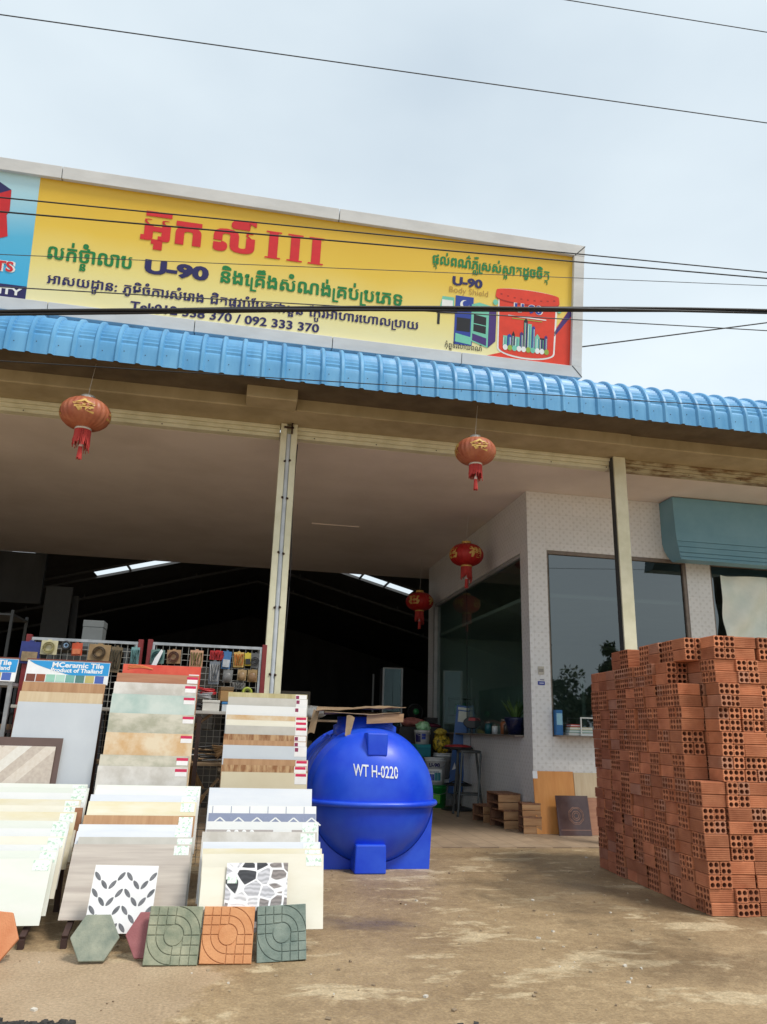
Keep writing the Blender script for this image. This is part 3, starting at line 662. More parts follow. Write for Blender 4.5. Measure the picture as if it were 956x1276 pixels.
lantern((2.30, 7.15, 4.015), .215, 'faded red lantern hanging under the eave between the two posts', .54, m_lred, m_cap, -.1, '金玉满堂', .13)
lantern((3.195, 10.4, 3.665), .25, 'deep red lantern hanging from ceiling beside the office side window', .63, m_lred2, m_gold, .3, '福禄寿喜')
lantern((3.237, 13.5, 3.455), .255, 'dim deep red lantern deepest inside the shop near ceiling edge', .84, m_lred2, m_gold, .9, '福禄寿喜')

# ------------------------------------------------------------------ blue water tank
m_tank = mat('blue_polyethylene', (.004, .055, .70, 1), (.035, .13, .80, 1), scale=3.6, rough=.36, lo=.35, hi=.85, bump=.03, bscale=14, detail=5)
TK = empty('water_tank', (1.245, 7.4, 0), 'large glossy blue horizontal plastic water tank with white stencilled code', 'water tank')
TR, TZ = .565, .590; TX = 1.245
def dome_y(r):
    q = min(1., abs(r)/TR); return 6.93-.36*(max(0., 1-q**2.4))**.55
mb = MB(); prof = []
rs = [0, .08, .16, .24, .31, .37, .42, .46, .49, .515, .532, .541, .545]
for r0 in rs: prof.append((r0, dome_y(r0)))
y = 6.93
for k in range(5):
    prof += [(TR, y+.06), (TR+.012, y+.08), (TR+.012, y+.16), (TR, y+.18), (TR, y+.27)]; y += .27
prof += [(.53, y+.05), (.46, y+.16), (.3, y+.26), (0, y+.30)]
T = Matrix.Translation((TX, 0, TZ)) @ Matrix.Rotation(R(-90), 4, 'X')
mb.lathe(prof, 72, T=T, cap=False)
ink(mb.obj('shell', m_tank), TK)
# horizontal flange round the belly
mb = MB(); path = []
zf = .535
for i in range(41):
    a = math.pi*(1+i/40); x = math.cos(a)
    r0 = (TR+.012)*x; path.append((TX+r0*1.0, dome_y(r0*.985) - .012, zf))
path = [(TX-TR-.012, 8.2, zf)]+path+[(TX+TR+.012, 8.2, zf)]
mb.tube(path, .024, 10); ink(mb.obj('flange', m_tank), TK)
# cradle skirt: flat end plate below the belly with the round cut-out, and side cheeks
mb = MB(); arcp = [(TX+(TR-.015)*math.cos(a), TZ+(TR-.015)*math.sin(a)) for a in [R(180+180*i/40) for i in range(41)]]
xl, xr = TX-.535, TX+.515
left = [(xl, 0.0), (xl-.01, zf)]+[p for p in arcp[1:21]]+[(TX, 0.0)]
right = [(TX, 0.0)]+[p for p in arcp[20:40]]+[(xr+.03, zf), (xr, 0.0)]
for pl_ in (left, right): mb.prism(pl_, 6.84, 6.95)
mb.box(xl, xl+.05, 6.951, 8.2, 0, .5); mb.box(xr-.05, xr, 6.951, 8.2, 0, .5); mb.box(xl, xr, 8.1, 8.19, 0.001, .4)
ink(mb.obj('cradle', m_tank, bevel=.012, seg=2), TK)
mb = MB(); mb.prism([(1.068, 0), (1.335, 0), (1.330, .225), (1.072, .225)], 6.60, 6.86); ink(mb.obj('foot', m_tank, bevel=.012, seg=2), TK)
mb = MB(); mb.prism([(1.152, .925), (1.325, .925), (1.33, 1.115), (1.145, 1.115)], 6.625, 6.95); ink(mb.obj('lifting_lug', m_tank, bevel=.012, seg=2), TK)
mb = MB(); mb.lathe([(.30, 1.05), (.30, 1.17), (.265, 1.19), (.265, 1.25), (.0, 1.26)], 40, (TX-.01, 7.32, 0)); ink(mb.obj('manhole', m_tank), TK)
for yb in (7.1, 7.35, 7.62, 7.9):
    mb = MB(); mb.prism([(TX-.47, .86), (TX-.43, .86), (TX-.30, 1.07), (TX-.33, 1.09)], yb, yb+.07); ink(mb.obj('rib', m_tank, bevel=.01), TK)
mb = MB(); g = latin('WT H-0220', .012)
letter_mb(mb, g, lambda a, b: (a, dome_y(math.hypot(a-TX, b-TZ))-.004, b), 1.03, 1.415, .775-.01, .135, 0, 0)
mb.v = [(x, dome_y(math.hypot(x-TX, z-.045*(x-1.03)-TZ))-.005, z-.045*(x-1.03)) for x, yy, z in mb.v]
def worn():
    m = bpy.data.materials.new('worn_white_stencil'); m.use_nodes = True; t = m.node_tree; N = t.nodes; K = t.links.new; b = N['Principled BSDF']
    tcn = N.new('ShaderNodeTexCoord'); n = N.new('ShaderNodeTexNoise'); n.inputs['Scale'].default_value = 38; n.inputs['Detail'].default_value = 4; K(tcn.outputs['Object'], n.inputs['Vector'])
    r = N.new('ShaderNodeValToRGB'); r.color_ramp.elements[0].position = .29; r.color_ramp.elements[0].color = (.02, .08, .6, 1); r.color_ramp.elements[1].position = .36; r.color_ramp.elements[1].color = (.78, .82, .86, 1)
    K(n.outputs['Fac'], r.inputs[0]); K(r.outputs[0], b.inputs['Base Color']); b.inputs['Roughness'].default_value = .6
    return m
ink(mb.obj('stencil_lettering', worn()), TK)
m_card = mat('cardboard', (.24, .155, .085, 1), (.37, .26, .16, 1), scale=6, rough=.85, stretch=(1, 6, 1), detail=6)
def sheet(pts, nx, ny, warp, seed, th=.006):
    """warped sheet over a quad of four 3D corners"""
    rr = random.Random(seed); a, b, c, d = [Vector(p) for p in pts]; mb = MB(); top = []
    for j in range(ny+1):
        for i in range(nx+1):
            u, v = i/nx, j/ny; p = a.lerp(b, u).lerp(d.lerp(c, u), v)
            p.z += warp*math.sin(u*5+seed)*math.cos(v*3+seed*2)+rr.uniform(-warp, warp)*.35; top.append(p)
    n = len(top); vs = top+[p-Vector((0, 0, th)) for p in top]; fs = []; W_ = nx+1
    for j in range(ny):
        for i in range(nx):
            q = (j*W_+i, j*W_+i+1, (j+1)*W_+i+1, (j+1)*W_+i); fs.append(q); fs.append(tuple(n+k for k in reversed(q)))
    rim = [i for i in range(W_)]+[j*W_+nx for j in range(1, ny+1)]+[ny*W_+i for i in range(nx-1, -1, -1)]+[j*W_ for j in range(ny-1, 0, -1)]
    for k in range(len(rim)): i, j = rim[k], rim[(k+1) % len(rim)]; fs.append((j, i, n+i, n+j))
    return mb.add(vs, fs)
CB = 'flattened cardboard on the water tank'
mb = sheet([(.72, 6.95, 1.305), (1.56, 6.98, 1.345), (1.53, 7.62, 1.35), (.80, 7.62, 1.34)], 12, 8, .018, 1); tag(mb.obj('cardboard_sheet', m_card), 'largest crumpled cardboard sheet lying topmost on the blue tank', 'cardboard', CB)
mb = sheet([(.80, 6.93, 1.275), (1.50, 6.94, 1.295), (1.48, 7.55, 1.30), (.86, 7.55, 1.29)], 10, 8, .012, 5); tag(mb.obj('cardboard_sheet', m_card), 'thin cardboard sheet sandwiched under the topmost one on the tank', 'cardboard', CB)
mb = MB(); mb.prism([(1.19, 1.19), (1.53, 1.215), (1.535, 1.29), (1.19, 1.27)], 6.955, 6.963); mb.box(1.20, 1.53, 6.965, 7.5, 1.262, 1.27); tag(mb.obj('cardboard_box_flap', mat('new_cardboard', (.36, .215, .11, 1), (.44, .28, .15, 1), scale=5, rough=.8, stretch=(1, 1, 8))), 'orange brown folded cardboard flap hanging at tank front right', 'cardboard', CB)
mb = sheet([(.985, 6.88, 1.09), (1.03, 6.87, 1.08), (1.07, 6.90, 1.25), (1.00, 6.92, 1.26)], 3, 6, .01, 3); tag(mb.obj('cardboard_strip', m_card), 'short torn cardboard strip hanging down the front of the tank', 'cardboard', CB)
mb = sheet([(.66, 7.0, 1.10), (.72, 6.98, 1.10), (.76, 7.0, 1.29), (.71, 7.02, 1.30)], 3, 6, .01, 8); tag(mb.obj('cardboard_strip', m_card), 'long cardboard strip hanging at left shoulder of the tank', 'cardboard', CB)

# ------------------------------------------------------------------ wall tiles on racks
def TM(name, c1, c2, **k):
    c1 = [v*.925 for v in c1]; c2 = [v*.925 for v in c2]
    d = dict(scale=4, rough=.13, detail=8, lo=.3, hi=.7, rvar=.06, rand=.05); d.update(k); return mat(name, rgb(c1), rgb(c2), **d)
T_green = TM('tile_pale_green', (236, 242, 230), (246, 247, 240), scale=3, stretch=(1, 1, 3))
T_white = TM('tile_white', (240, 242, 242), (250, 250, 248), scale=3)
T_blue = TM('tile_blue_white', (226, 232, 242), (244, 246, 250), scale=3, stretch=(.6, 1, 3))
T_cream = TM('tile_cream', (240, 234, 214), (250, 246, 232), scale=4, stretch=(.7, 1, 2))
T_yell = TM('tile_yellow_onyx', (232, 218, 172), (246, 240, 222), scale=5, stretch=(.5, 1, 2.5))
T_peach = TM('tile_peach_marble', (222, 180, 128), (240, 222, 192), scale=5, lo=.4, hi=.6)
T_sage = TM('tile_sage_marble', (186, 184, 162), (228, 222, 204), scale=6, stretch=(1, 1, 1.6), lo=.4, hi=.62)
T_aqua = TM('tile_aqua', (184, 208, 200), (222, 232, 224), scale=4, lo=.4, hi=.64)
T_grey = TM('tile_blue_grey', (206, 212, 220), (218, 224, 230), scale=3)
T_stone = TM('tile_grey_stone', (196, 192, 182), (216, 212, 204), scale=6)
T_wgrey = TM('tile_white_grey', (208, 202, 192), (238, 234, 228), scale=5, lo=.4, hi=.6)
T_oak = TM('tile_oak', (176, 130, 90), (206, 164, 122), scale=3, stretch=(9, 1, .8), rough=.3)
T_pale_oak = TM('tile_pale_oak', (216, 190, 152), (232, 212, 178), scale=3, stretch=(8, 1, .8), rough=.3)
T_brown = TM('tile_brown_wood', (168, 112, 82), (196, 142, 108), scale=3, stretch=(.8, 1, 9), rough=.3)
T_weath = TM('tile_weathered_wood', (150, 100, 60), (204, 166, 122), scale=4, stretch=(9, 1, 2), rough=.35, lo=.4, hi=.6)
T_olive = TM('tile_olive_wood', (176, 160, 110), (214, 204, 160), scale=4, stretch=(6, 1, 1), rough=.3)
T_beige = TM('tile_beige', (222, 206, 172), (234, 222, 192), scale=2)
T_strip = TM('tile_striped_travertine', (198, 186, 176), (228, 218, 206), scale=2.6, stretch=(.35, 1, 7), lo=.38, hi=.62)
m_edge = flat('tile_biscuit_edge', (196, 186, 164), .8)
m_stick = mat('sticker_green_white', rgb((232, 238, 234)), rgb((176, 208, 184)), scale=48, rough=.5, lo=.52, hi=.6)
m_srw = flat('sticker_white', (240, 238, 238), .5); m_srr = flat('sticker_crimson', (206, 36, 84), .5)
STK = {}
def tile_obj(name, w_, L_, face, label, group, loc, alpha, th=.009, yaw=0, roll=0, cat='tile'):
    mb = MB(); mb.box(-w_/2, w_/2, 0, .0025, 0, L_, 0); mb.box(-w_/2+.0005, w_/2-.0005, .0026, th, .0005, L_-.0005, 1)
    o = mb.obj(name, [face, m_edge], loc=loc, rot=(-R(alpha), R(roll), R(yaw))); tag(o, label, cat, group); return o
rs_ = random.Random(21)
def stick(o, w_, L_, kind):
    mb = MB()
    if kind == 'g': x1 = w_/2-.012; mb.box(x1-.085, x1, -.0012, 0, L_-.062, L_-.008, 0); o2 = mb.obj('price_label', m_stick, o)
    elif kind == 'r': x1 = w_/2-.008; mb.box(x1-.075, x1, -.0012, 0, L_-.06, L_-.03, 0); mb.box(x1-.077, x1+.001, -.0015, 0, L_-.031, L_-.012, 1); o2 = mb.obj('price_label', [m_srw, m_srr], o)
    elif kind == 'p': x1 = w_/2-.004; mb.box(x1-.085, x1, -.0012, 0, L_-.07, L_-.004, 0); mb.box(x1-.082, x1-.058, -.0018, 0, L_-.036, L_-.010, 1); o2 = mb.obj('price_label', [m_srw, flat('sticker_plum', (140, 44, 84))], o)
    elif kind == 'w': x1 = w_/2-.004; mb.box(x1-.085, x1, -.0012, 0, L_-.075, L_-.004, 0); mb.box(x1-.08, x1-.005, -.0018, 0, L_-.024, L_-.006, 1); o2 = mb.obj('price_label', [m_srw, m_srr], o)
    return o2
ORD = ['front', 'second', 'third', 'fourth', 'fifth', 'sixth', 'seventh', 'eighth', 'ninth', 'tenth', 'eleventh', 'twelfth']
def stack(where, x0, x1, top_f, top_b, L_, alpha, items, sk, group):
    """items: (t, material, colour words); t=0 is the front tile, 1 the rearmost"""
    for k, (t, m, words) in enumerate(items):
        y = top_f[0]+(top_b[0]-top_f[0])*t; z = top_f[1]+(top_b[1]-top_f[1])*t
        dx = rs_.uniform(-.012, .012); w_ = x1-x0; a = R(alpha)
        pos = 'front tile' if k == 0 else ('rearmost tile' if k == len(items)-1 else ORD[k]+' tile from the front')
        o = tile_obj('ceramic_tile', w_, L_, m, f'{words} wall tile, {pos} in {where}', group, ((x0+x1)/2+dx, y-L_*math.sin(a), z-L_*math.cos(a)), alpha, yaw=rs_.uniform(-.5, .5))
        s = sk[k] if isinstance(sk, str) and len(sk) > 1 else sk
        if s != '-': stick(o, w_, L_, s)
stack('the left low stack', -1.55, -.915, (4.78, .406), (5.61, .735), .33, 22,
      [(0, T_green, 'pale green'), (.09, T_green, 'pale green'), (.16, T_white, 'white'), (.26, T_peach, 'peach veined') if 0 else (.26, T_cream, 'cream'), (.36, T_white, 'white'), (.46, T_green, 'pale green'), (.58, T_yell, 'yellow onyx'), (.67, T_cream, 'cream'), (.76, T_yell, 'yellowish'), (.86, T_white, 'white'), (.94, T_green, 'pale green'), (1, T_green, 'pale green')], 'g', 'wall tiles in the left low stack')
stack('the middle low stack', -.843, -.185, (4.905, .463), (5.39, .75), .40, 28,
      [(0, T_strip, 'beige striped travertine'), (.11, T_stone, 'grey'), (.20, T_blue, 'blue white'), (.31, T_blue, 'blue white'), (.46, T_oak, 'oak brown'), (.70, T_yell, 'yellow onyx'), (.82, T_blue, 'bluish white'), (.91, T_white, 'white'), (1, T_green, 'pale green')], 'ggggg-ggg'.replace('-', 'g'), 'wall tiles in the middle low stack')
stack('the right low stack', -.115, .545, (4.53, .468), (5.22, .756), .37, 19,
      [(0, T_cream, 'cream'), (.07, T_yell, 'yellowish'), (.16, T_blue, 'bluish white'), (.30, T_peach, 'peach veined') if 0 else (.30, T_wgrey, 'pale grey'), (.45, T_white, 'white banded'), (.70, T_white, 'white hexagon banded'), (1, T_blue, 'plain bluish white')], 'ggggg--', 'wall tiles in the right low stack')
# printed bands of the two decorated tiles of the right stack
m_band = flat('print_slate', (142, 150, 176), .25); m_band2 = flat('print_taupe', (176, 168, 164), .25)
for o in list(bpy.data.objects):
    lb = o.get('label', '')
    if 'hexagon banded' in lb or 'white banded' in lb:
        me = o.data; mb = MB(); mb.v = [tuple(v.co) for v in me.vertices]; mb.f = [list(p.vertices) for p in me.polygons]; mb.m = [p.material_index for p in me.polygons]; mb.sm = [False]*len(mb.f)
        L_ = .37; w2 = .328
        if 'hexagon' in lb:
            mb.box(-w2, w2, -.0006, 0, L_-.16, L_-.045, 2)
            for k in range(6):
                xq = -w2+.02+k*.112; mb.box(xq, xq+.004, -.0014, 0, L_-.044, L_-.004, 2)
                for sgn in (1, -1): 
                    T = Matrix.Translation((xq+.05, 0, L_-.07)) @ Matrix.Rotation(R(38*sgn), 4, 'Y'); mb.box(0 if sgn > 0 else -.07, .07 if sgn > 0 else 0, -.0015, 0, -.004, .004, 0, T)
        else: mb.box(-w2, .06, -.0006, 0, L_-.075, L_-.045, 2); mb.box(.17, .25, -.0006, 0, L_-.075, L_-.045, 2); [mb.lathe([(.014, 0), (.014, .001), (.008, .001)], 10, mi=0, T=Matrix.Translation((-.20+q*.045, -.0008, L_-.06)) @ Matrix.Rotation(R(90), 4, 'X')) for q in range(4)]
        n = mb.obj('band_tmp', [me.materials[0], m_edge, m_band if 'hexagon' in lb else m_band2]); o.data = n.data; bpy.data.objects.remove(n)
# taller sample boards behind
def board(where, x0, x1, yt, zt, k, L_, alpha, items, sk, group):
    for i, (z, m, words) in enumerate(items):
        y = yt-(zt-z)*k; a = R(alpha); w_ = x1-x0
        dx = rs_.uniform(-.008, .008)
        pos = 'front tile' if i == len(items)-1 else ('topmost tile' if i == 0 else ORD[i]+' tile from the top')
        o = tile_obj('sample_tile', w_, L_, m, f'{words} sample tile, {pos} on {where}', group, ((x0+x1)/2+dx, y-L_*math.sin(a), z-L_*math.cos(a)), alpha)
        if sk != '-': stick(o, w_, L_, sk if len(sk) == 1 else sk[i])
board('the board with the blue header', -1.505, -.94, 5.92, 1.472, .55, .62, 9, [(1.405, T_oak, 'oak brown'), (1.336, T_pale_oak, 'pale oak'), (1.263, T_grey, 'large plain blue grey')], '-', 'tiles on the blue header board')
board('the board with the red header', -.865, -.278, 5.92, 1.57, .55, .45, 9, [(1.492, T_brown, 'brown wood'), (1.425, T_wgrey, 'off white'), (1.34, T_aqua, 'pale aqua'), (1.206, T_sage, 'sage marbled'), (1.075, T_peach, 'peach marbled'), (.93, T_sage, 'sage grey'), (.86, T_wgrey, 'greyish white marbled')], 'r', 'tiles on the red header board')
board('the board by the first post', -.055, .540, 5.90, 1.385, .60, .42, 5, [(1.385, T_olive, 'olive wood'), (1.35, T_stone, 'light grey'), (1.29, T_white, 'white'), (1.22, T_peach, 'peach'), (1.185, T_cream, 'cream'), (1.145, T_stone, 'grey stone'), (1.085, T_weath, 'weathered wood'), (1.045, T_oak, 'oak brown'), (1.01, T_grey, 'blue grey'), (.92, T_oak, 'oak brown'), (.88, T_weath, 'weathered wood'), (.835, T_beige, 'plain beige')], 'pppwww'*2, 'tiles on the board by the first post')
# header signs
m_hblue = flat('header_blue', (40, 150, 214), .35); m_hwht = flat('header_white', (236, 238, 240), .35); m_hred = mat('header_red', rgb((206, 62, 48)), rgb((222, 96, 70)), scale=6, rough=.4)
sw = [flat('swatch_'+n, c, .4) for n, c in (('mahogany', (118, 62, 44)), ('cherry', (150, 80, 48)), ('mint', (150, 200, 180)), ('pale_mint', (176, 212, 196)), ('sea', (120, 176, 164)), ('moss', (86, 130, 122)), ('straw', (190, 178, 110)), ('cobalt', (70, 98, 176)))]
def header(x, label, w_=.577):
    o = empty('sample_sign', (x, 5.925, 1.402), label, 'sign', 'blue sample board headers', (-R(9), 0, 0))
    mb = MB(); h = .165; mb.box(-w_/2, w_/2, 0, .012, 0, h); mb.box(-w_/2-.006, w_/2+.006, -.004, .014, h+.0005, h+.008, 1); mb.obj('panel', [m_hwht, flat('header_brown_rim', (120, 60, 44))], o)
    mb = MB(); pts = [(-w_/2+.012+.0, h-.006)]+[(-w_/2+.02+(w_-.024)*t, h-.012-.092*min(1, t*1.9)**.75+.012*max(0, t-.55)) for t in [i/16 for i in range(17)]]+[(w_/2-.002, h-.006)]
    mb.prism(pts, -.0015, 0); mb.obj('blue_swoosh', m_hblue, o)
    for txt, a, b, z, hh in (('MCeramic Tile', -.115, .245, .118, .05), ('Product of Thailand', -.12, .24, .082, .042)):
        mb = MB(); letter_mb(mb, latin(txt, .03), lambda p, q: (p, -.0022, q), a, b, z, hh); mb.obj('white_lettering', m_hwht, o)
    for k in range(8):
        mb = MB(); q = -w_/2+.008+k*.068; mb.box(q, q+.062, -.0012, 0, .008, .062); mb.obj('swatch', sw[k], o)
    return o
header(-1.224, 'blue sample header reading MCeramic Tile above an oak brown tile')
header(-1.865, 'blue sample header cut off by the left edge of the photo')
o = empty('sample_sign', (-.56, 5.955, 1.40), 'red sample header with faint orange swirl above the brown wood tile', 'sign', None, (-R(6), 0, 0))
mb = MB(); mb.box(-.285, .285, 0, .01, 0, .165); mb.obj('panel', m_hred, o)
mb = MB()
for k in range(3):
    pa = [(-.25+.18*t, -.002, .13+.012*k+.012*math.sin(t*3.1)-.01*k*t) for t in [i/10 for i in range(11)]]; mb.tube(pa, .003, 5)
mb.obj('orange_swirl', flat('header_orange', (226, 140, 84)), o)
mb = MB(); mb.box(.20, .275, -.003, -.001, .085, .105); mb.obj('price_label', m_srw, o)
# chevron tile in its brown surround
o = tile_obj('surround_panel', .506, .396, flat('brown_panel', (104, 84, 78), .4), 'dark brown panel framing the grey chevron tile at far left', None, (-1.40, 5.665, .633), 9, cat='panel')
def chev():
    m = bpy.data.materials.new('chevron_print'); m.use_nodes = True; t = m.node_tree; N = t.nodes; K = t.links.new; b = N['Principled BSDF']
    tcn = N.new('ShaderNodeTexCoord'); sep = N.new('ShaderNodeSeparateXYZ'); K(tcn.outputs['Object'], sep.inputs[0])
    def M_(op, a, v):
        x = N.new('ShaderNodeMath'); x.operation = op
        for i, q in enumerate((a, v)):
            if q is None: continue
            if isinstance(q, float): x.inputs[i].default_value = q
            else: K(q, x.inputs[i])
        return x.outputs[0]
    pp = M_('PINGPONG', M_('ADD', sep.outputs[0], .11), .42); s = M_('SUBTRACT', sep.outputs[2], pp); fl = M_('FLOOR', M_('MULTIPLY', s, 11.5), None)
    wn = N.new('ShaderNodeTexWhiteNoise'); wn.noise_dimensions = '1D'; K(fl, wn.inputs['W'])
    r = N.new('ShaderNodeValToRGB'); e = r.color_ramp.elements; r.color_ramp.interpolation = 'CONSTANT'; e[0].color = rgb((196, 184, 172)); e[1].position = .8; e[1].color = rgb((224, 220, 212)); q = e.new(.3); q.color = rgb((168, 164, 160)); q = e.new(.5); q.color = rgb((216, 206, 194))
    n = N.new('ShaderNodeTexNoise'); n.inputs['Scale'].default_value = 40; K(tcn.outputs['Object'], n.inputs['Vector'])
    K(wn.outputs['Value'], r.inputs[0]); mx = N.new('ShaderNodeMixRGB'); mx.blend_type = 'OVERLAY'; mx.inputs[0].default_value = .3; K(r.outputs[0], mx.inputs[1]); K(n.outputs['Fac'], mx.inputs[2]); K(mx.outputs[0], b.inputs['Base Color']); b.inputs['Roughness'].default_value = .4
    return m
tile_obj('chevron_tile', .462, .363, chev(), 'grey and beige chevron patterned tile at far left', None, (-1.415, 5.645, .61), 9)
# leaf patterned tile
m_leafw = flat('tile_leaf_white', (238, 238, 238), .25); m_leaf = mat('leaf_slate', rgb((86, 88, 92)), rgb((120, 120, 124)), scale=30, rough=.3)
mb = MB(); w2 = .165; mb.box(-w2, w2, 0, .0025, 0, .33, 0); mb.box(-w2+.0005, w2-.0005, .0026, .009, .0005, .3295, 1)
for r_ in range(8):
    cz_ = .33*(.955-.125*r_)
    lv = [(c+sg*.065, sg) for c in (.25, .75) for sg in (-1, 1)] if r_ % 2 == 0 else [(.435, 1), (.565, -1), (.065, -1), (.935, 1)]
    for fx, sg in lv:      # sg = 1 leans like a slash
        px_ = (fx-.5)*.33; ca, sa = math.cos(R(52)), math.sin(R(52))*sg; pts = []
        for i in range(16):
            a = 2*math.pi*i/16; t_ = math.cos(a); lx = .027*t_; lz = .0105*math.copysign(abs(math.sin(a))**1.3, math.sin(a))
            pts.append((px_+lx*ca-lz*sa, cz_+lx*sa+lz*ca))
        if all(abs(p[0]) < w2 and 0 < p[1] < .33 for p in pts): mb.prism(pts, -.0008, 0, 'y', 2)
o = mb.obj('leaf_tile', [m_leafw, m_edge, m_leaf], loc=(-.507, 4.49, .095), rot=(-R(24), R(1.2), R(1))); tag(o, 'white tile printed with dark grey leaf shapes behind the pavers', 'tile')
# pebble patterned tile
def pebble():
    m = bpy.data.materials.new('pebble_print'); m.use_nodes = True; t = m.node_tree; N = t.nodes; K = t.links.new; b = N['Principled BSDF']
    tcn = N.new('ShaderNodeTexCoord'); mpn = N.new('ShaderNodeMapping'); mpn.inputs['Scale'].default_value = (1, .01, 1.1); mpn.inputs['Location'].default_value = (.13, 0, .31); K(tcn.outputs['Object'], mpn.inputs[0])
    v = N.new('ShaderNodeTexVoronoi'); v.inputs['Scale'].default_value = 14; v.inputs['Randomness'].default_value = .8; K(mpn.outputs[0], v.inputs['Vector'])
    ve = N.new('ShaderNodeTexVoronoi'); ve.feature = 'F2'; ve.inputs['Scale'].default_value = 14; ve.inputs['Randomness'].default_value = .8; K(mpn.outputs[0], ve.inputs['Vector'])
    sep = N.new('ShaderNodeSeparateColor'); K(v.outputs['Color'], sep.inputs[0])
    r = N.new('ShaderNodeValToRGB'); r.color_ramp.interpolation = 'CONSTANT'; e = r.color_ramp.elements; e[0].color = rgb((70, 70, 74)); e[1].position = .2; e[1].color = rgb((150, 142, 140)); q = e.new(.48); q.color = rgb((206, 206, 212)); q = e.new(.8); q.color = rgb((226, 226, 230))
    K(sep.outputs[0], r.inputs[0])
    wv = N.new('ShaderNodeTexWave'); wv.bands_direction = 'Z'; wv.inputs['Scale'].default_value = 14; wv.inputs['Distortion'].default_value = 7; K(tcn.outputs['Object'], wv.inputs['Vector'])
    m1 = N.new('ShaderNodeMixRGB'); m1.blend_type = 'MULTIPLY'; m1.inputs[0].default_value = .35; K(r.outputs[0], m1.inputs[1]); K(wv.outputs['Color'], m1.inputs[2])
    r2 = N.new('ShaderNodeValToRGB'); r2.color_ramp.elements[0].position = .085; r2.color_ramp.elements[1].position = .12; sbt = N.new('ShaderNodeMath'); sbt.operation = 'SUBTRACT'; K(ve.outputs['Distance'], sbt.inputs[0]); K(v.outputs['Distance'], sbt.inputs[1]); K(sbt.outputs[0], r2.inputs[0])
    m2 = N.new('ShaderNodeMixRGB'); m2.inputs[1].default_value = rgb((238, 238, 240)); K(r2.outputs[0], m2.inputs[0]); K(m1.outputs[0], m2.inputs[2]); K(m2.outputs[0], b.inputs['Base Color']); b.inputs['Roughness'].default_value = .3
    return m
o = tile_obj('pebble_tile', .325, .33, pebble(), 'tile printed with grey and black pebbles in the right low stack', None, (.19, 4.335, .125), 19, yaw=-.5); mb = MB(); mb.box(-.155, -.105, -.0012, 0, .23, .27); mb.obj('price_label', m_stick, o)
tile_obj('narrow_tile', .13, .31, T_cream, 'narrow cream tile leaning left of the pebble tile', None, (-.035, 4.352, .12), 19)
# racks carrying the tiles
m_rack = mat('red_brown_steel', (.035, .018, .015, 1), (.06, .03, .024, 1), scale=9, rough=.7)
def rack(x0, x1, label):
    o = empty('tile_rack', ((x0+x1)/2, 5.0, 0), label, 'rack', 'steel racks under the tiles')
    for x in (x0+.06, x1-.06):
        mb = MB(); mb.bar((x, 4.62, .05), (x, 5.44, .34), .03, .02); mb.bar((x, 4.62, .0), (x, 4.62, .045), .03, .03); mb.bar((x, 5.44, 0), (x, 5.44, .33), .03, .03); mb.bar((x, 6.12, 0), (x, 6.12, 1.2), .03, .03); mb.bar((x, 5.46, .3), (x, 6.1, .42), .02, .02)
        ink(mb.obj('side_frame', m_rack), o)
    mb = MB(); mb.box(x0+.06, x1-.06, 6.11, 6.14, 1.16, 1.20); ink(mb.obj('back_rail', m_rack), o)
    return o
rack(-1.5, -.93, 'dark steel rack hidden under the left low tile stack'); rack(-.84, -.2, 'dark steel rack under the middle low tile stack'); rack(-.1, .53, 'dark steel rack under the right low tile stack')
mb = MB(); mb.box(-.93, -.885, 5.28, 5.30, .42, .62); tag(mb.obj('wood_offcut', T_brown), 'short brown wood piece between left and middle low stacks', 'offcut')

# ------------------------------------------------------------------ concrete pavers leaning in front
def PM(n, a, b, k=None): return mat(n, rgb(a), rgb(b), scale=9, rough=.85, bump=.25, bscale=120, detail=8, lo=.3, hi=.7)
P_gg = PM('cement_grey_green', (108, 120, 110), (164, 166, 148)); P_mar = PM('cement_maroon', (138, 82, 86), (164, 106, 108)); P_olv = PM('cement_olive', (104, 116, 98), (166, 166, 142)); P_or = PM('cement_orange', (192, 130, 86), (212, 154, 108)); P_teal = PM('cement_teal', (94, 112, 106), (142, 154, 144)); P_or2 = PM('cement_pale_orange', (196, 124, 84), (214, 148, 106))
def hexpaver(m, loc, lab, alpha, yaw, roll, r=.118):
    mb = MB(); mb.prism([(r*math.cos(R(60*k)), r*.98+r*1.02*math.sin(R(60*k))) for k in range(6)], 0, .03); o = mb.obj('hexagon_paver', m, loc=loc, rot=(-R(alpha), R(roll), R(yaw)), bevel=.004, seg=2); return tag(o, lab, 'paver', 'cement pavers leaning in a row')
hexpaver(P_gg, (-.592, 4.315, .004), 'grey green hexagonal cement paver, leftmost whole paver of the row', 25, 3, 1)
hexpaver(P_mar, (-.335, 4.345, .004), 'maroon hexagonal cement paver half hidden behind olive square paver', 22, -2, 0)
hexpaver(P_or2, (-1.09, 4.335, .004), 'pale orange hexagonal paver cut off by the left edge', 18, 0, 6, .125)
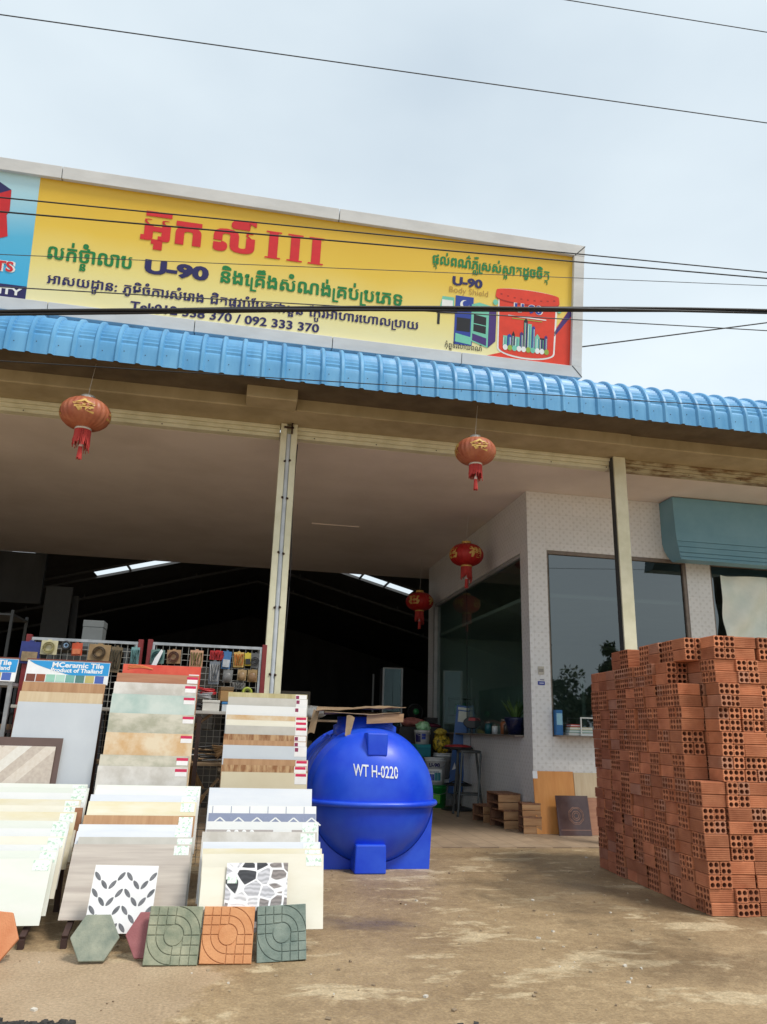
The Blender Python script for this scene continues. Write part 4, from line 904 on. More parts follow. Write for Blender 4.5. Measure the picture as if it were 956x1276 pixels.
def sqpaver(m, loc, lab, alpha, yaw, roll, s=.258):
    h = s/2; mb = MB(); mb.box(-h, h, .0, .028, 0, s)
    g = .0035; d0, d1 = -.0055, .0
    c = s/6
    def pad(poly): mb.prism([(x, z+h) for x, z in poly], d0, d1, 'y')
    n = 10
    pad([(.046*s/.258*math.cos(R(a)), .046*s/.258*math.sin(R(a))) for a in range(0, 360, 15)])
    for sx, sz in ((-1, 1), (1, -1)):
        for i in range(3):
            for j in range(3):
                if i == 0 and j == 0: continue
                x0, x1, z0, z1 = i*c+g/2, (i+1)*c-g/2, j*c+g/2, (j+1)*c-g/2
                if i == 0 and j == 0: continue
                q = [(sx*x0, sz*z0), (sx*x1, sz*z0), (sx*x1, sz*z1), (sx*x0, sz*z1)]
                if (i, j) in ((1, 0), (0, 1)): 
                    q = [(sx*max(x0, .047 if i else 0), sz*max(z0, .047 if j else 0)), (sx*x1, sz*max(z0, .047 if j else 0)), (sx*x1, sz*z1), (sx*max(x0, .047 if i else 0), sz*z1)]
                pad(q)
    for sx, sz in ((1, 1), (-1, -1)):
        for r0, r1 in ((.050, .083), (.0865, .1255)):
            r0 *= s/.258; r1 *= s/.258
            aa = [R(1.2+87.6*i/n) for i in range(n+1)]
            pad([(sx*r0*math.cos(a), sz*r0*math.sin(a)) for a in aa]+[(sx*r1*math.cos(a), sz*r1*math.sin(a)) for a in reversed(aa)])
        r1 = .129*s/.258; aa = [R(5+80*i/n) for i in range(n+1)]
        pad([(sx*r1*math.cos(a), sz*r1*math.sin(a)) for a in aa]+[(sx*(h-.002), sz*(h-.002))])
    o = mb.obj('square_paver', m, loc=loc, rot=(-R(alpha), R(roll), R(yaw)), bevel=.0018, seg=1); return tag(o, lab, 'paver', 'cement pavers leaning in a row')
sqpaver(P_olv, (-.212, 4.262, .003), 'olive green square cement paver with circle pattern beside maroon hexagon', 21, -1.5, .8, .262)
sqpaver(P_or, (.055, 4.262, .003), 'orange square cement paver with raised circle pattern', 21, -2, .6, .258)
sqpaver(P_teal, (.337, 4.285, .003), 'dark teal square cement paver, rightmost of the row', 15, 4, -1.6, .254)

# ------------------------------------------------------------------ hollow bricks
def brick_mat():
    m = mat('fired_clay', (.40, .130, .058, 1), (.62, .25, .125, 1), scale=6, rough=.85, bump=.12, bscale=90, detail=7, lo=.3, hi=.7, rand=.24)
    return m
m_brick = brick_mat(); m_brick2 = mat('pale_clay', (.38, .15, .08, 1), (.50, .24, .15, 1), scale=5, rough=.85, rand=.12)
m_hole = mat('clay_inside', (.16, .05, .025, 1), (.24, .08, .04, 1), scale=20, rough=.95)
BW, BH, BL = .0865, .0848, .176
def brick_mesh():
    """hollow brick along local y, four round holes end to end, ribbed flanks"""
    mb = MB(); w2, h2, l2 = BW/2-.004, BH/2-.0018, BL/2; r = .0158; n = 12
    mb.add([(-w2, -l2, -h2), (w2, -l2, -h2), (w2, l2, -h2), (-w2, l2, -h2), (-w2, -l2, h2), (w2, -l2, h2), (w2, l2, h2), (-w2, l2, h2)], [(0, 3, 2, 1), (4, 5, 6, 7), (1, 2, 6, 5), (3, 0, 4, 7)])
    for e, s in ((-l2, -1), (l2, 1)):
        for qx in (-1, 1):
            for qz in (-1, 1):
                cx_, cz_ = qx*w2/2, qz*h2/2; vs = []
                for i in range(n):
                    a = 2*math.pi*(i+.5)/n; ca, sa = math.cos(a), math.sin(a); vs.append((cx_+r*ca, e, cz_+r*sa))
                for i in range(n):
                    a = 2*math.pi*(i+.5)/n; ca, sa = math.cos(a), math.sin(a); k = 1/max(abs(ca), abs(sa)); vs.append((cx_+w2/2*ca*k, e, cz_+h2/2*sa*k))
                for i in range(n): vs.append((vs[i][0], e-s*.055, vs[i][2]))
                fs = []; fi = []
                for i in range(n):
                    j = (i+1) % n
                    q = (i, n+i, n+j, j); fs.append(q if s < 0 else q[::-1])
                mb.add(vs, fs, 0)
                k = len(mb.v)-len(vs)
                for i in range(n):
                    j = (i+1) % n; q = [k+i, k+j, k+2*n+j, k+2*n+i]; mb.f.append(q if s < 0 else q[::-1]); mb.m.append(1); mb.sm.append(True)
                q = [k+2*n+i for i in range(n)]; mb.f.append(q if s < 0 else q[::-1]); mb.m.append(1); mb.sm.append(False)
                for (a0, a1) in ((0, n//4),):
                    pass
                # corner triangles of the quadrant
                for i in range(n):
                    j = (i+1) % n; p0, p1 = vs[n+i], vs[n+j]
                    if abs(p0[0]-p1[0]) > 1e-6 and abs(p0[2]-p1[2]) > 1e-6:
                        sx = 1 if p0[0]+p1[0] > 2*cx_ else -1; sz = 1 if p0[2]+p1[2] > 2*cz_ else -1
                        mb.add([p0, (cx_+sx*w2/2, e, cz_+sz*h2/2), p1], [(0, 1, 2) if s < 0 else (2, 1, 0)], 0)
    for k in range(6):
        z = -h2+.004+k*.0132
        for s in (-1, 1):
            x0 = s*w2; x1 = s*(w2+.0042); mb.box(min(x0, x1), max(x0, x1), -l2+.0005, l2-.0005, z, z+.0065)
            mb.box(z*w2/h2, z*w2/h2+.0065, -l2+.0005, l2-.0005, min(s*h2, s*(h2+.0012)), max(s*h2, s*(h2+.0012)))
    me_o = mb.obj('hollow_brick', [m_brick, m_hole]); return me_o
b0 = brick_mesh(); b0b = b0.copy(); b0b.data = b0.data.copy(); b0b.data.materials[0] = m_brick2
ST = Matrix.Translation((3.26, 5.045, 0)) @ Matrix.Rotation(R(-3.2), 4, 'Z')
rb = random.Random(5); cells = []
NX, NY, NL = 5, 10, 11; CW = .1795
for Lr in range(NL):
    for i in range(NX):
        for j in range(NY):
            if Lr >= 5 and i == 0 and j == 0: continue
            if Lr == 9 and i == 0 and j == 1: continue
            if Lr == 10 and (i == 0 and j > 7): continue
            if Lr == 10 and i > 1 and j > 6: continue
            if Lr == 10 and i == 0 and j in (5,): continue
            shell = (j <= 1 and Lr >= 5 and i <= 1) or j == 0 or i == 0 or Lr >= 9 or (i == NX-1) or (j == NY-1)
            if not shell: continue
            cells.append((Lr, i, j))
bricks = []
for (Lr, i, j) in cells:
    ax_x = ((i+j+Lr) % 2 == 0) ^ (rb.random() < .16)      # True: bricks lie along x
    sx = .06 if Lr == 10 and i <= 1 and j > 0 else 0
    jx, jy = rb.uniform(-.011, .011), rb.uniform(-.011, .011)
    pr = rb.random() < .12
    for kk in (0, 1):
        for c in (0, 1):
            off = (c-.5)*(BW+.002); pd = rb.uniform(.008, .028)
            x = CW*(i+.5)+sx+jx+rb.uniform(-.004, .004); y = CW*1.032*(j+.5)+jy+rb.uniform(-.004, .004); z = (Lr*2+kk+.5)*(BH+.0012)
            if ax_x: y += off; rot = R(90)
            else: x += off; rot = 0
            if pr and c == 0: (x, y) = (x-pd, y) if ax_x else (x, y-pd)
            vis = (i == 0) or (j == 0) or (j == 1 and i <= 1 and Lr >= 5) or Lr == 10
            if ax_x: front = (j == 0 or (j == 1 and i == 0 and Lr >= 5)) and c == 0; side = i == 0
            else: side = i == 0 and c == 0; front = j == 0 or (j == 1 and i == 0 and Lr >= 5)
            p = ST @ Vector((x, y, z))
            seen = (front or side or (i == 1 and j == 0 and Lr >= 5)) and p.x < 3.95+.0*p.y
            bricks.append((0 if seen else 1, p.length, p, rot+R(-3.2)+R(rb.uniform(-1.8, 1.8))))
bricks.sort(key=lambda q: (q[0], q[1]))
proto = [b0, b0b]
rest = MB()
for k, (s, d, p, rz_) in enumerate(bricks):
    if k < 300:
        pr = 1 if rb.random() < .10 else 0
        o = proto[pr].copy(); COL.objects.link(o); o.name = 'hollow_brick'; o.location = p; o.rotation_euler = (0, 0, rz_)
        tag(o, 'ribbed red clay hollow brick in the tall brick pile', 'brick', 'hollow clay bricks in the pile')
bpy.data.objects.remove(b0b)
bd = b0.data; bv = [v.co.copy() for v in bd.vertices]; bf = [tuple(q.vertices) for q in bd.polygons]; bm_ = [q.material_index for q in bd.polygons]
vs = []; fs = []; ms = []
for (s, d, p, rz_) in bricks[300:]:
    T = Matrix.Translation(p) @ Matrix.Rotation(rz_, 4, 'Z'); k = len(vs); pale = 2 if rb.random() < .12 else (3 if rb.random() < .4 else 0)
    vs += [tuple(T @ v) for v in bv]; fs += [tuple(k+i for i in f) for f in bf]; ms += [m if m else pale for m in bm_]
me = bpy.data.meshes.new('brick_pile_rest'); me.from_pydata(vs, [], fs)
for m in (m_brick, m_hole, m_brick2, mat('dull_clay', (.30, .095, .043, 1), (.46, .165, .08, 1), scale=6, rough=.85)): me.materials.append(m)
me.polygons.foreach_set('material_index', ms); o = bpy.data.objects.new('brick_pile', me); COL.objects.link(o); tag(o, 'remaining bricks at the back and inside of the pile', 'bricks', kind='stuff')
bpy.data.objects.remove(b0)

# ------------------------------------------------------------------ wire grid display racks with hanging goods
m_rred = mat('dark_red_paint', (.16, .012, .015, 1), (.22, .025, .025, 1), scale=9, rough=.5)
m_wirew = flat('grid_wire', (168, 166, 158), .45, .3)
def grid_rack(x0, x1, ztop, label):
    o = empty('wire_display_rack', ((x0+x1)/2, 6.5, 0), label, 'display rack', 'wire racks behind the tiles')
    for x in (x0, x1):
        mb = MB(); mb.box(x-.02, x+.02, 6.46, 6.51, 0, ztop+.02); ink(mb.obj('upright', m_rred, bevel=.003), o)
    mb = MB(); mb.box(x0+.021, x1-.021, 6.47, 6.50, ztop-.022, ztop); mb.box(x0+.021, x0+.04, 6.47, 6.50, .1, ztop-.023); mb.box(x1-.04, x1-.021, 6.47, 6.50, .1, ztop-.023); ink(mb.obj('frame', m_zinc), o)
    mb = MB(); n = int((x1-x0)/.05)
    for i in range(1, n): x = x0+(x1-x0)*i/n; mb.box(x-.0022, x+.0022, 6.485, 6.489, .1, ztop-.02)
    for i in range(int((ztop-.1)/.05)): z = .1+.05*i; mb.box(x0+.02, x1-.02, 6.49, 6.494, z-.0022, z+.0022)
    ink(mb.obj('wire_grid', m_wirew), o)
    for z in (1.245, .86):
        mb = MB(); mb.box(x0+.022, x1-.022, 6.18, 6.468, z-.022, z); ink(mb.obj('shelf', mat('grey_shelf', (.42, .41, .38, 1), (.52, .50, .46, 1), scale=6, rough=.5) if z > 1 else m_card, bevel=.002), o)
    return o
grid_rack(-1.665, -.80, 1.78, 'wire grid rack with red uprights behind the blue tile header')
grid_rack(-.725, .21, 1.785, 'wire grid rack with red uprights beside the first post')
def gx(px): return -1.66+(px-38)*.00624 if px < 184 else -.711+(px-190)*.00658
def gz(px, py): return 1.78-(py-(795.5+(px-38)*.036))*.0066
HG = 'packets hung on the wire racks'
def hang(px0, px1, py0, py1, col, label, kind='card', col2=(60, 56, 50), name=None):
    cx_ = (gx(px0)+gx(px1))/2; w_ = abs(gx(px1)-gx(px0)); zt = gz((px0+px1)/2, py0); zb = gz((px0+px1)/2, py1); h = zt-zb
    o = empty(name or ('hanging_packet' if kind != 'roll' else 'tape_roll'), (cx_, 6.45, zb), label, 'packet', HG)
    o.rotation_euler = (R(random.uniform(-4, 1)), R(random.uniform(-3, 3)), R(random.uniform(-6, 6)))
    m1 = mat('packet_card', tuple(v*.8 for v in rgb(col)[:3])+(1,), rgb(col), scale=18, rough=.5, lo=.35, hi=.6); m2 = mat('packet_goods', tuple(v*.6 for v in rgb(col2)[:3])+(1,), rgb(col2), scale=25, rough=.4)
    mb = MB()
    if kind == 'roll':
        T = Matrix.Translation((0, -.02, h/2)) @ Matrix.Rotation(R(90), 4, 'X'); mb.lathe([(w_*.28, -.02), (w_/2, -.02), (w_/2, .02), (w_*.28, .02), (w_*.28, -.02)], 24, T=T, cap=False); mb.obj('roll', m1, o)
        mb = MB(); mb.lathe([(w_*.16, -.018), (w_*.27, -.018), (w_*.27, .018), (w_*.16, .018), (w_*.16, -.018)], 20, T=T, cap=False); mb.obj('core', m2, o)
    else:
        mb.box(-w_/2, w_/2, -.004, .0, 0, h*.94); mb.box(-w_*.12, w_*.12, -.003, .001, h*.94, h); mb.obj('card', m1, o, bevel=.001)
        mb = MB()
        if kind == 'coil':
            T = Matrix.Translation((0, -.02, h*.42)) @ Matrix.Rotation(R(90), 4, 'X')
            for q in range(4):
                r = min(w_, h)*.22+q*.006; mb.tube([(r*math.cos(a), -.018-.004*(q % 2), h*.45+r*math.sin(a)) for a in [2*math.pi*i/22 for i in range(23)]], .004, 5)
        elif kind == 'rods':
            for q in range(5): x = -w_*.32+w_*.64*q/4; mb.tube([(x, -.012, h*.12), (x+.008*math.sin(q*2.), -.014, h*.5), (x-.01*math.cos(q), -.012, h*.82)], .006, 6)
        elif kind == 'bag':
            mb.lathe([(.002, 0), (w_*.36, h*.06), (w_*.44, h*.3), (w_*.36, h*.62), (.01, h*.74)], 14, T=Matrix.Translation((0, -.02, 0)) @ Matrix.Diagonal((1, .5, 1, 1)))
        else:
            mb.box(-w_*.38, w_*.38, -.022, -.005, h*.1, h*.5)
        mb.obj('goods', m2, o)
    return o
hang(30, 54, 800, 828, (40, 52, 120), 'brown packet with dark blue top at left end of the racks', 'box', (150, 128, 96))
hang(54, 74, 799, 817, (204, 196, 160), 'cream packet second from left on the left wire rack', 'coil', (170, 160, 110))
hang(79, 91, 800, 813, (26, 26, 28), 'black tape roll with pale blue core on the left rack', 'roll', (140, 170, 200))
hang(92, 105, 802, 818, (200, 84, 50), 'orange packet beside the black tape roll', 'box', (210, 120, 80))
hang(112, 139, 803, 824, (150, 122, 84), 'wide brown coil packet above the lettering of blue header', 'coil', (86, 66, 40))
hang(139, 153, 805, 838, (104, 88, 62), 'long narrow olive brown packet at right of brown coil', 'rods', (70, 60, 40))
hang(165, 176, 806, 830, (120, 160, 160), 'narrow pale teal packet by the rack junction', 'rods', (90, 130, 130))
hang(190, 207, 809, 827, (96, 128, 122), 'teal coil packet leftmost on the right wire rack', 'coil', (40, 84, 84))
hang(210, 227, 809, 827, (164, 128, 92), 'brown coil packet beside the teal coil packet', 'coil', (98, 60, 40))
hang(238, 254, 809, 832, (196, 150, 120), 'pinkish tan packet with olive cords on the right rack', 'rods', (120, 110, 60))
hang(262, 281, 810, 822, (176, 30, 34), 'bunch of red handled pliers on the right rack', 'rods', (150, 20, 24), 'pliers_bunch')
hang(263, 276, 822, 852, (118, 124, 132), 'grey packet hanging below the red pliers', 'rods', (160, 160, 160))
hang(277, 288, 810, 833, (60, 110, 160), 'blue packet right of the red pliers', 'box', (200, 205, 210))
hang(292, 305, 811, 831, (206, 172, 96), 'yellow packet with orange tools near rack end', 'rods', (190, 110, 40))
hang(306, 314, 812, 829, (190, 170, 50), 'narrow yellow and black packet near rack end', 'box', (30, 30, 30))
hang(314, 323, 812, 832, (92, 92, 92), 'dark grey packet nearest the right red upright', 'coil', (60, 60, 62))
hang(280, 292, 833, 850, (132, 132, 130), 'clear packet of grey parts below the blue packet', 'bag', (120, 118, 116))
hang(298, 309, 833, 847, (170, 142, 100), 'tan packet left of its twin in lower right of rack', 'bag', (150, 120, 84))
hang(311, 323, 833, 849, (158, 130, 86), 'tan packet lowest beside the right red upright', 'bag', (140, 106, 70))
hang(292, 309, 849, 858, (110, 106, 102), 'bundle of grey clips above the olive wood tile', 'rods', (130, 128, 124))
hang(305, 318, 856, 868, (150, 160, 50), 'green yellow roll just above the olive wood tile', 'roll', (90, 96, 40))
SG = 'goods on the wire rack shelves'
def carton(x0, x1, y0, y1, z0, z1, c, label, c2=None, name='carton', rz_=0):
    o = empty(name, ((x0+x1)/2, (y0+y1)/2, z0), label, 'carton', SG, (0, 0, R(rz_)))
    m1 = mat('carton_board', tuple(v*.85 for v in rgb(c)[:3])+(1,), rgb(c), scale=9, rough=.7); w_, d_, h_ = x1-x0, y1-y0, z1-z0
    mb = MB(); mb.box(-w_/2, w_/2, -d_/2, d_/2, 0, h_*.75); mb.obj('body', m1, o, bevel=.003)
    mb = MB(); mb.box(-w_/2-.003, w_/2+.003, -d_/2-.003, d_/2+.003, h_*.7505, h_); mb.obj('lid', flat('carton_lid', c2 or c, .6), o, bevel=.003)
    return o
carton(-.25, -.12, 6.22, 6.38, 1.246, 1.33, (214, 212, 204), 'white carton on the shelf between red and first post boards')
carton(-.10, -.02, 6.22, 6.36, 1.246, 1.32, (206, 212, 216), 'small white and blue carton on rack shelf beside first post board', (52, 120, 176))
carton(-.13, -.03, 6.3, 6.44, 1.325, 1.44, (160, 122, 74), 'brown wooden toned carton stacked above the shelf cartons', (110, 84, 52), rz_=8)
def cable_heap(c, label, rad, m, n=7, cat='cable coil'):
    mb = MB(); rr = random.Random(label)
    for q in range(n):
        r = rad*rr.uniform(.55, 1); tx, ty = rr.uniform(-.6, .6), rr.uniform(-.6, .6); path = []
        for i in range(25):
            a = 2*math.pi*i/24; path.append((c[0]+r*math.cos(a)+.01*q*tx, c[1]+r*.7*math.sin(a), c[2]+.012+.006*q+r*.35*(1+math.sin(a+tx*3))*abs(ty)))
        mb.tube(path, .006, 5)
    return tag(mb.obj('cable_coil', m), label, cat, SG)
cable_heap((-.22, 6.3, 1.36), 'tangle of red cable on top of the white carton', .07, flat('red_cable', (168, 30, 34), .4))
cable_heap((-.24, 6.27, 1.332), 'grey tangle of cable ties on the white carton', .06, flat('grey_cable', (150, 150, 152), .4))
cable_heap((-.30, 6.25, 1.247), 'black cable coil left of the white carton on shelf', .05, m_wire)
# tools and brushes on the lower shelf
mb = MB(); rr = random.Random(6)
for k in range(9): a = rr.uniform(-.5, .5); x = rr.uniform(-.30, -.06); mb.tube([(x-.12*math.cos(a), 6.25+rr.uniform(-.03, .12), .875+.012*k), (x+.12*math.cos(a), 6.25+rr.uniform(-.03, .12), .88+.012*k+.03*a)], .008, 6, k % 3)
tag(mb.obj('tool_heap', [m_zinc, m_card, m_wire]), 'heap of trowels and tool handles on the lower rack shelf', 'tools', SG)
m_straw = mat('broom_straw', (.30, .17, .07, 1), (.50, .32, .16, 1), scale=30, rough=.9, stretch=(1, 1, .2))
def broom(loc, label, h, spread, rot):
    o = empty('broom_head', loc, label, 'broom', SG, rot); mb = MB(); rr = random.Random(label)
    for k in range(70): a = rr.uniform(0, 6.3); q = rr.uniform(0, 1)**.5; mb.tube([(.012*math.cos(a)*q, .012*math.sin(a)*q, 0), (spread*.5*math.cos(a)*q, spread*.3*math.sin(a)*q, -h*.5), (spread*math.cos(a)*q, spread*.5*math.sin(a)*q, -h*rr.uniform(.85, 1))], .0028, 4)
    mb.obj('straw', m_straw, o); mb = MB(); mb.tube([(0, 0, -.02), (0, 0, .16)], .011, 8); mb.obj('handle', m_card, o); return o
broom((-.27, 6.28, 1.15), 'straw broom hanging just under the grey shelf', .17, .07, (0, .9, 0)); broom((-.30, 6.3, .86), 'straw broom hanging head down below the tool heap', .22, .07, (0, -.25, 0)); broom((-.18, 6.26, .62), 'straw broom lowest, near the low tile stacks', .2, .06, (0, .7, .3)); broom((-.02, 6.25, .98), 'tan straw brush beside the first post board', .12, .06, (0, 1.2, 0))
# long white strip, pale box and darker shelving beyond
mb = MB(); mb.prism([(-.705, 1.50), (-.67, 1.50), (-.60, 1.70), (-.615, 1.715), (-.66, 1.64)], 6.30, 6.304); tag(mb.obj('paper_strip', m_hwht), 'long white paper strip curling up between the two wire racks', 'paper')
carton(-1.45, -1.27, 7.4, 7.6, 1.80, 2.05, (108, 112, 112), 'plain grey box standing behind the left wire rack'); 
mb = MB(); mb.box(-1.7, -1.0, 7.3, 7.7, 1.76, 1.799); mb.box(-1.7, -1.66, 7.3, 7.34, 0, 1.759); mb.box(-1.04, -1.0, 7.3, 7.34, 0, 1.759); mb.box(-1.7, -1.66, 7.66, 7.7, 0, 1.759); mb.box(-1.04, -1.0, 7.66, 7.7, 0, 1.759); tag(mb.obj('storage_table', m_dark), 'dark shelf carrying the grey box behind the left rack', 'shelf')
def shelving(x0, x1, y0, y1, zs, label, m, goods=None, group=None):
    o = empty('steel_shelving', ((x0+x1)/2, (y0+y1)/2, 0), label, 'shelving', group)
    for x in (x0, x1):
        for y in (y0, y1): mb = MB(); mb.box(x-.015, x+.015, y-.015, y+.015, 0, zs[-1]+.05); ink(mb.obj('post', m), o)
    for z in zs: mb = MB(); mb.box(x0-.014, x1+.014, y0-.014, y1+.014, z-.012, z+.01); ink(mb.obj('shelf', m), o)
    return o
shelving(-2.25, -1.70, 6.3, 6.75, (.25, 1.05, 1.40), 'grey steel shelving below the cut off blue header at left edge', m_zinc)
shelving(-3.6, -2.5, 8.9, 9.5, (.4, 1.2, 2.25), 'dark shelving deep in the shadow at far left', m_dark)
mb = MB(); mb.box(-2.2, -1.72, 6.32, 6.7, 1.062, 1.10); tag(mb.obj('wooden_plank', m_card), 'wooden plank lying on the steel shelving at left edge', 'plank')
def panel(x0, x1, y, z0, z1, label, c, lean=0):
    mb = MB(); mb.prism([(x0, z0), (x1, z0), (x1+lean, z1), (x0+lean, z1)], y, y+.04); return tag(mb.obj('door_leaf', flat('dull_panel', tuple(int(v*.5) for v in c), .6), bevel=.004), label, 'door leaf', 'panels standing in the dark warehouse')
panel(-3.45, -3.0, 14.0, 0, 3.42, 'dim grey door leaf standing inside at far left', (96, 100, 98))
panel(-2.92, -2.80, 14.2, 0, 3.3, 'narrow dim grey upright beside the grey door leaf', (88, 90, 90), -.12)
o = empty('glass_cabinet', (3.02, 15.0, 0), 'dim glass cabinet with white frame deep in the warehouse behind the tank', 'cabinet')
mb = MB(); x0, x1, z1 = 2.88, 3.26, 2.34
for x in (x0, x1): mb.box(x-.015, x+.015, 15, 15.04, 0, z1)
for z in (.1, 1.3, z1): mb.box(x0, x1, 15.001, 15.039, z-.02, z)
ink(mb.obj('frame', flat('cabinet_white', (190, 194, 194), .4)), o); mb = MB(); mb.box(x0+.016, x1-.016, 15.02, 15.03, .1, z1-.02); ink(mb.obj('door_glass', m_glass2), o); mb = MB(); mb.box(x0, x1, 15.05, 15.4, 0, z1); ink(mb.obj('body', m_dark), o)
mb = MB(); mb.box(2.66, 2.69, 15, 15.04, 0, 2.2); tag(mb.obj('upright_pole', flat('pole_grey', (120, 122, 122), .5)), 'thin grey pole left of the glass cabinet', 'pole')

# ------------------------------------------------------------------ beside the office: buckets, stools, standee
m_bw = flat('bucket_white', (206, 208, 208), .35); m_bg = flat('bucket_green', (24, 140, 60), .35); m_bt = flat('bucket_teal', (24, 130, 150), .4)
BK = 'buckets stacked by the office wall'
def bucket(loc, r, h, m, label, brand=None, art=None):
    o = empty('paint_bucket', loc, label, 'bucket', BK); mb = MB()
    mb.lathe([(r*.86, 0), (r*.97, h*.86), (r*1.03, h*.87), (r*1.03, h*.91), (r*.98, h*.915), (r*.99, h*.955), (r*1.05, h*.96), (r*1.05, h), (r*.9, h), (r*.9, h-.012), (0, h-.012)], 32); mb.obj('body', m, o)
    mb = MB(); mb.tube([(r*1.03*math.cos(a), -abs(math.sin(a))*r*.2, h*.88-.55*r*abs(math.sin(a))) if 0 else (r*1.04*math.cos(a), -r*1.04*math.sin(a)*.98, h*.86-r*.5*math.sin(a)) for a in [math.pi*i/16 for i in range(17)]], .0035, 5); mb.obj('handle', m_zinc, o)
    def wrap(x, z, d=.002): a = -math.pi/2-.35+x/r; rr2 = r*(.86+.11*z/(h*.86))+d; return (rr2*math.cos(a), rr2*math.sin(a), z)
    if art:
        for (a0, a1, z0, z1, mm) in art:
            mb = MB(); n = 10; vs = [wrap(a0*r+(a1-a0)*r*i/n, z) for z in (z0*h, z1*h) for i in range(n+1)]; mb.add(vs, [(i, i+1, n+2+i, n+1+i) for i in range(n)]); mb.obj('label_print', mm, o)
    if brand: mb = MB(); letter_mb(mb, latin(brand, .05), lambda a, b: wrap(a, b, .004), -.55*r, .55*r, h*.66, h*.2); mb.obj('navy_lettering', m_snav, o)
    return o
art = [(-.8, .8, .14, .58, m_swht), (-.75, .0, .16, .40, m_sblu), (.02, .7, .16, .46, flat('art_teal', (40, 130, 140), .4)), (-.5, .5, .44, .52, flat('art_grey', (170, 176, 190), .4))]
bucket((3.17, 12.0, .34), .165, .40, m_bw, 'white bucket lettered U-90 standing on the green bucket', 'U-90', art)
bucket((3.19, 12.0, .0125), .165, .325, m_bg, 'green bucket at the bottom beside the blue tank', None, [(-.6, .5, .2, .6, flat('art_lime', (110, 190, 70), .4))])
bucket((3.47, 12.35, .0125), .17, .40, m_bw, 'white bucket on the floor behind the black swivel stool', None, [(-.6, .6, .25, .6, flat('art_pale', (170, 178, 180), .4))])
bucket((3.42, 12.45, .42), .165, .38, m_bw, 'white bucket stacked second behind the swivel stool')
carton(2.93, 3.17, 12.3, 12.55, .74, .93, (20, 118, 132), 'teal crate under the small white pail beside the tank', (30, 140, 150)); 
bucket((3.05, 12.4, .93), .13, .22, m_bw, 'small white pail with navy print on the teal crate', None, [(-.9, -.1, .15, .75, m_snav), (.05, .6, .35, .75, m_sblu)])
carton(2.85, 3.2, 12.2, 12.6, .0125, .735, (70, 74, 76), 'dark box under the teal crate beside the tank')
def blob(name, loc, rx, rz_, m, label, cat, seed=1, amp=.16):
    mb = MB(); rr = random.Random(seed); ph = [rr.uniform(0, 6) for _ in range(6)]; n, mm = 24, 14; vs = []; fs = []
    for j in range(mm+1):
        th = math.pi*j/mm
        for i in range(n):
            a = 2*math.pi*i/n; k = 1+amp*(math.sin(3*a+ph[0]+th*2)*math.sin(2*th+ph[1])+.7*math.sin(5*a+ph[2])*math.sin(4*th+ph[3])+.5*math.sin(9*a+7*th+ph[4]))
            vs.append((loc[0]+rx*k*math.sin(th)*math.cos(a), loc[1]+rx*.8*k*math.sin(th)*math.sin(a), loc[2]+rz_*(1-k*math.cos(th)*.98)))
    for j in range(mm):
        for i in range(n): fs.append((j*n+i, j*n+(i+1) % n, (j+1)*n+(i+1) % n, (j+1)*n+i))
    mb.add(vs, fs, 0, True); return tag(mb.obj(name, m), label, cat)
blob('plastic_bag', (3.06, 12.4, 1.13), .12, .075, mat('green_film', rgb((110, 190, 120)), rgb((190, 230, 190)), scale=20, rough=.3), 'pale green plastic bag on the small white pail', 'bag', 2)
blob('floral_bag', (3.38, 12.45, .80), .14, .15, mat('floral_yellow', rgb((70, 72, 30)), rgb((214, 180, 50)), scale=22, rough=.6, lo=.4, hi=.58), 'yellow floral bag on the white buckets', 'bag', 4)
blob('cloth_roll', (3.36, 12.4, 1.08), .10, .05, mat('yellow_cloth', rgb((170, 140, 40)), rgb((210, 186, 80)), scale=18, rough=.8), 'yellow rolled cloth on top of the floral bag', 'cloth', 5)
blob('cloth_bundle', (2.99, 12.9, 1.2), .19, .075, mat('salmon_cloth', rgb((150, 84, 78)), rgb((190, 120, 110)), scale=14, rough=.8), 'salmon pink cloth bundle behind the pail', 'cloth', 7)
blob('cloth_bundle', (3.30, 12.9, 1.18), .17, .045, mat('plum_cloth', rgb((84, 34, 52)), rgb((120, 50, 70)), scale=14, rough=.8), 'plum coloured cloth folded right of the salmon bundle', 'cloth', 9)
carton(2.75, 3.5, 12.75, 13.15, .0125, 1.2, (48, 48, 48), 'dark tall cabinet carrying the cloth bundles')
o = empty('desk_fan', (3.06, 12.95, 1.33), 'small black fan with green hub behind the cloth bundle', 'fan'); mb = MB()
for k in range(12): a = math.pi*k/12; mb.tube([(.13*math.cos(a)*math.cos(t), -.05*math.sin(t*1.), .13*math.sin(a)*math.cos(t)+.12) for t in [math.pi*i/8 for i in range(9)]], .004, 4)
mb.tube([(.13*math.cos(a), 0, .12+.13*math.sin(a)) for a in [2*math.pi*i/24 for i in range(25)]], .01, 6); mb.obj('guard', m_wire, o)
mb = MB(); mb.lathe([(.05, 0), (.05, .02), (.0, .03)], 16, T=Matrix.Translation((0, -.05, .12)) @ Matrix.Rotation(R(90), 4, 'X')); mb.obj('hub', flat('hub_green', (30, 110, 60), .5), o)
mb = MB(); mb.tube([(0, .02, 0), (0, .02, .12)], .02, 8); mb.lathe([(.08, -.12), (.08, -.1), (.02, -.02), (.02, 0)], 16); mb.obj('stand', m_wire, o)
carton(3.22, 3.42, 12.8, 13.0, 1.27, 1.36, (34, 34, 38), 'flat black carton beside the desk fan')
m_blk = flat('black_steel', (34, 36, 38), .4); m_gsteel = mat('grey_green_steel', (.075, .085, .085, 1), (.11, .12, .12, 1), scale=9, rough=.4, metal=.3); m_seat = flat('red_vinyl', (168, 44, 48), .4)
o = empty('swivel_stool', (3.42, 11.6, .0125), 'black swivel bar stool with red seat and round black base', 'bar stool')
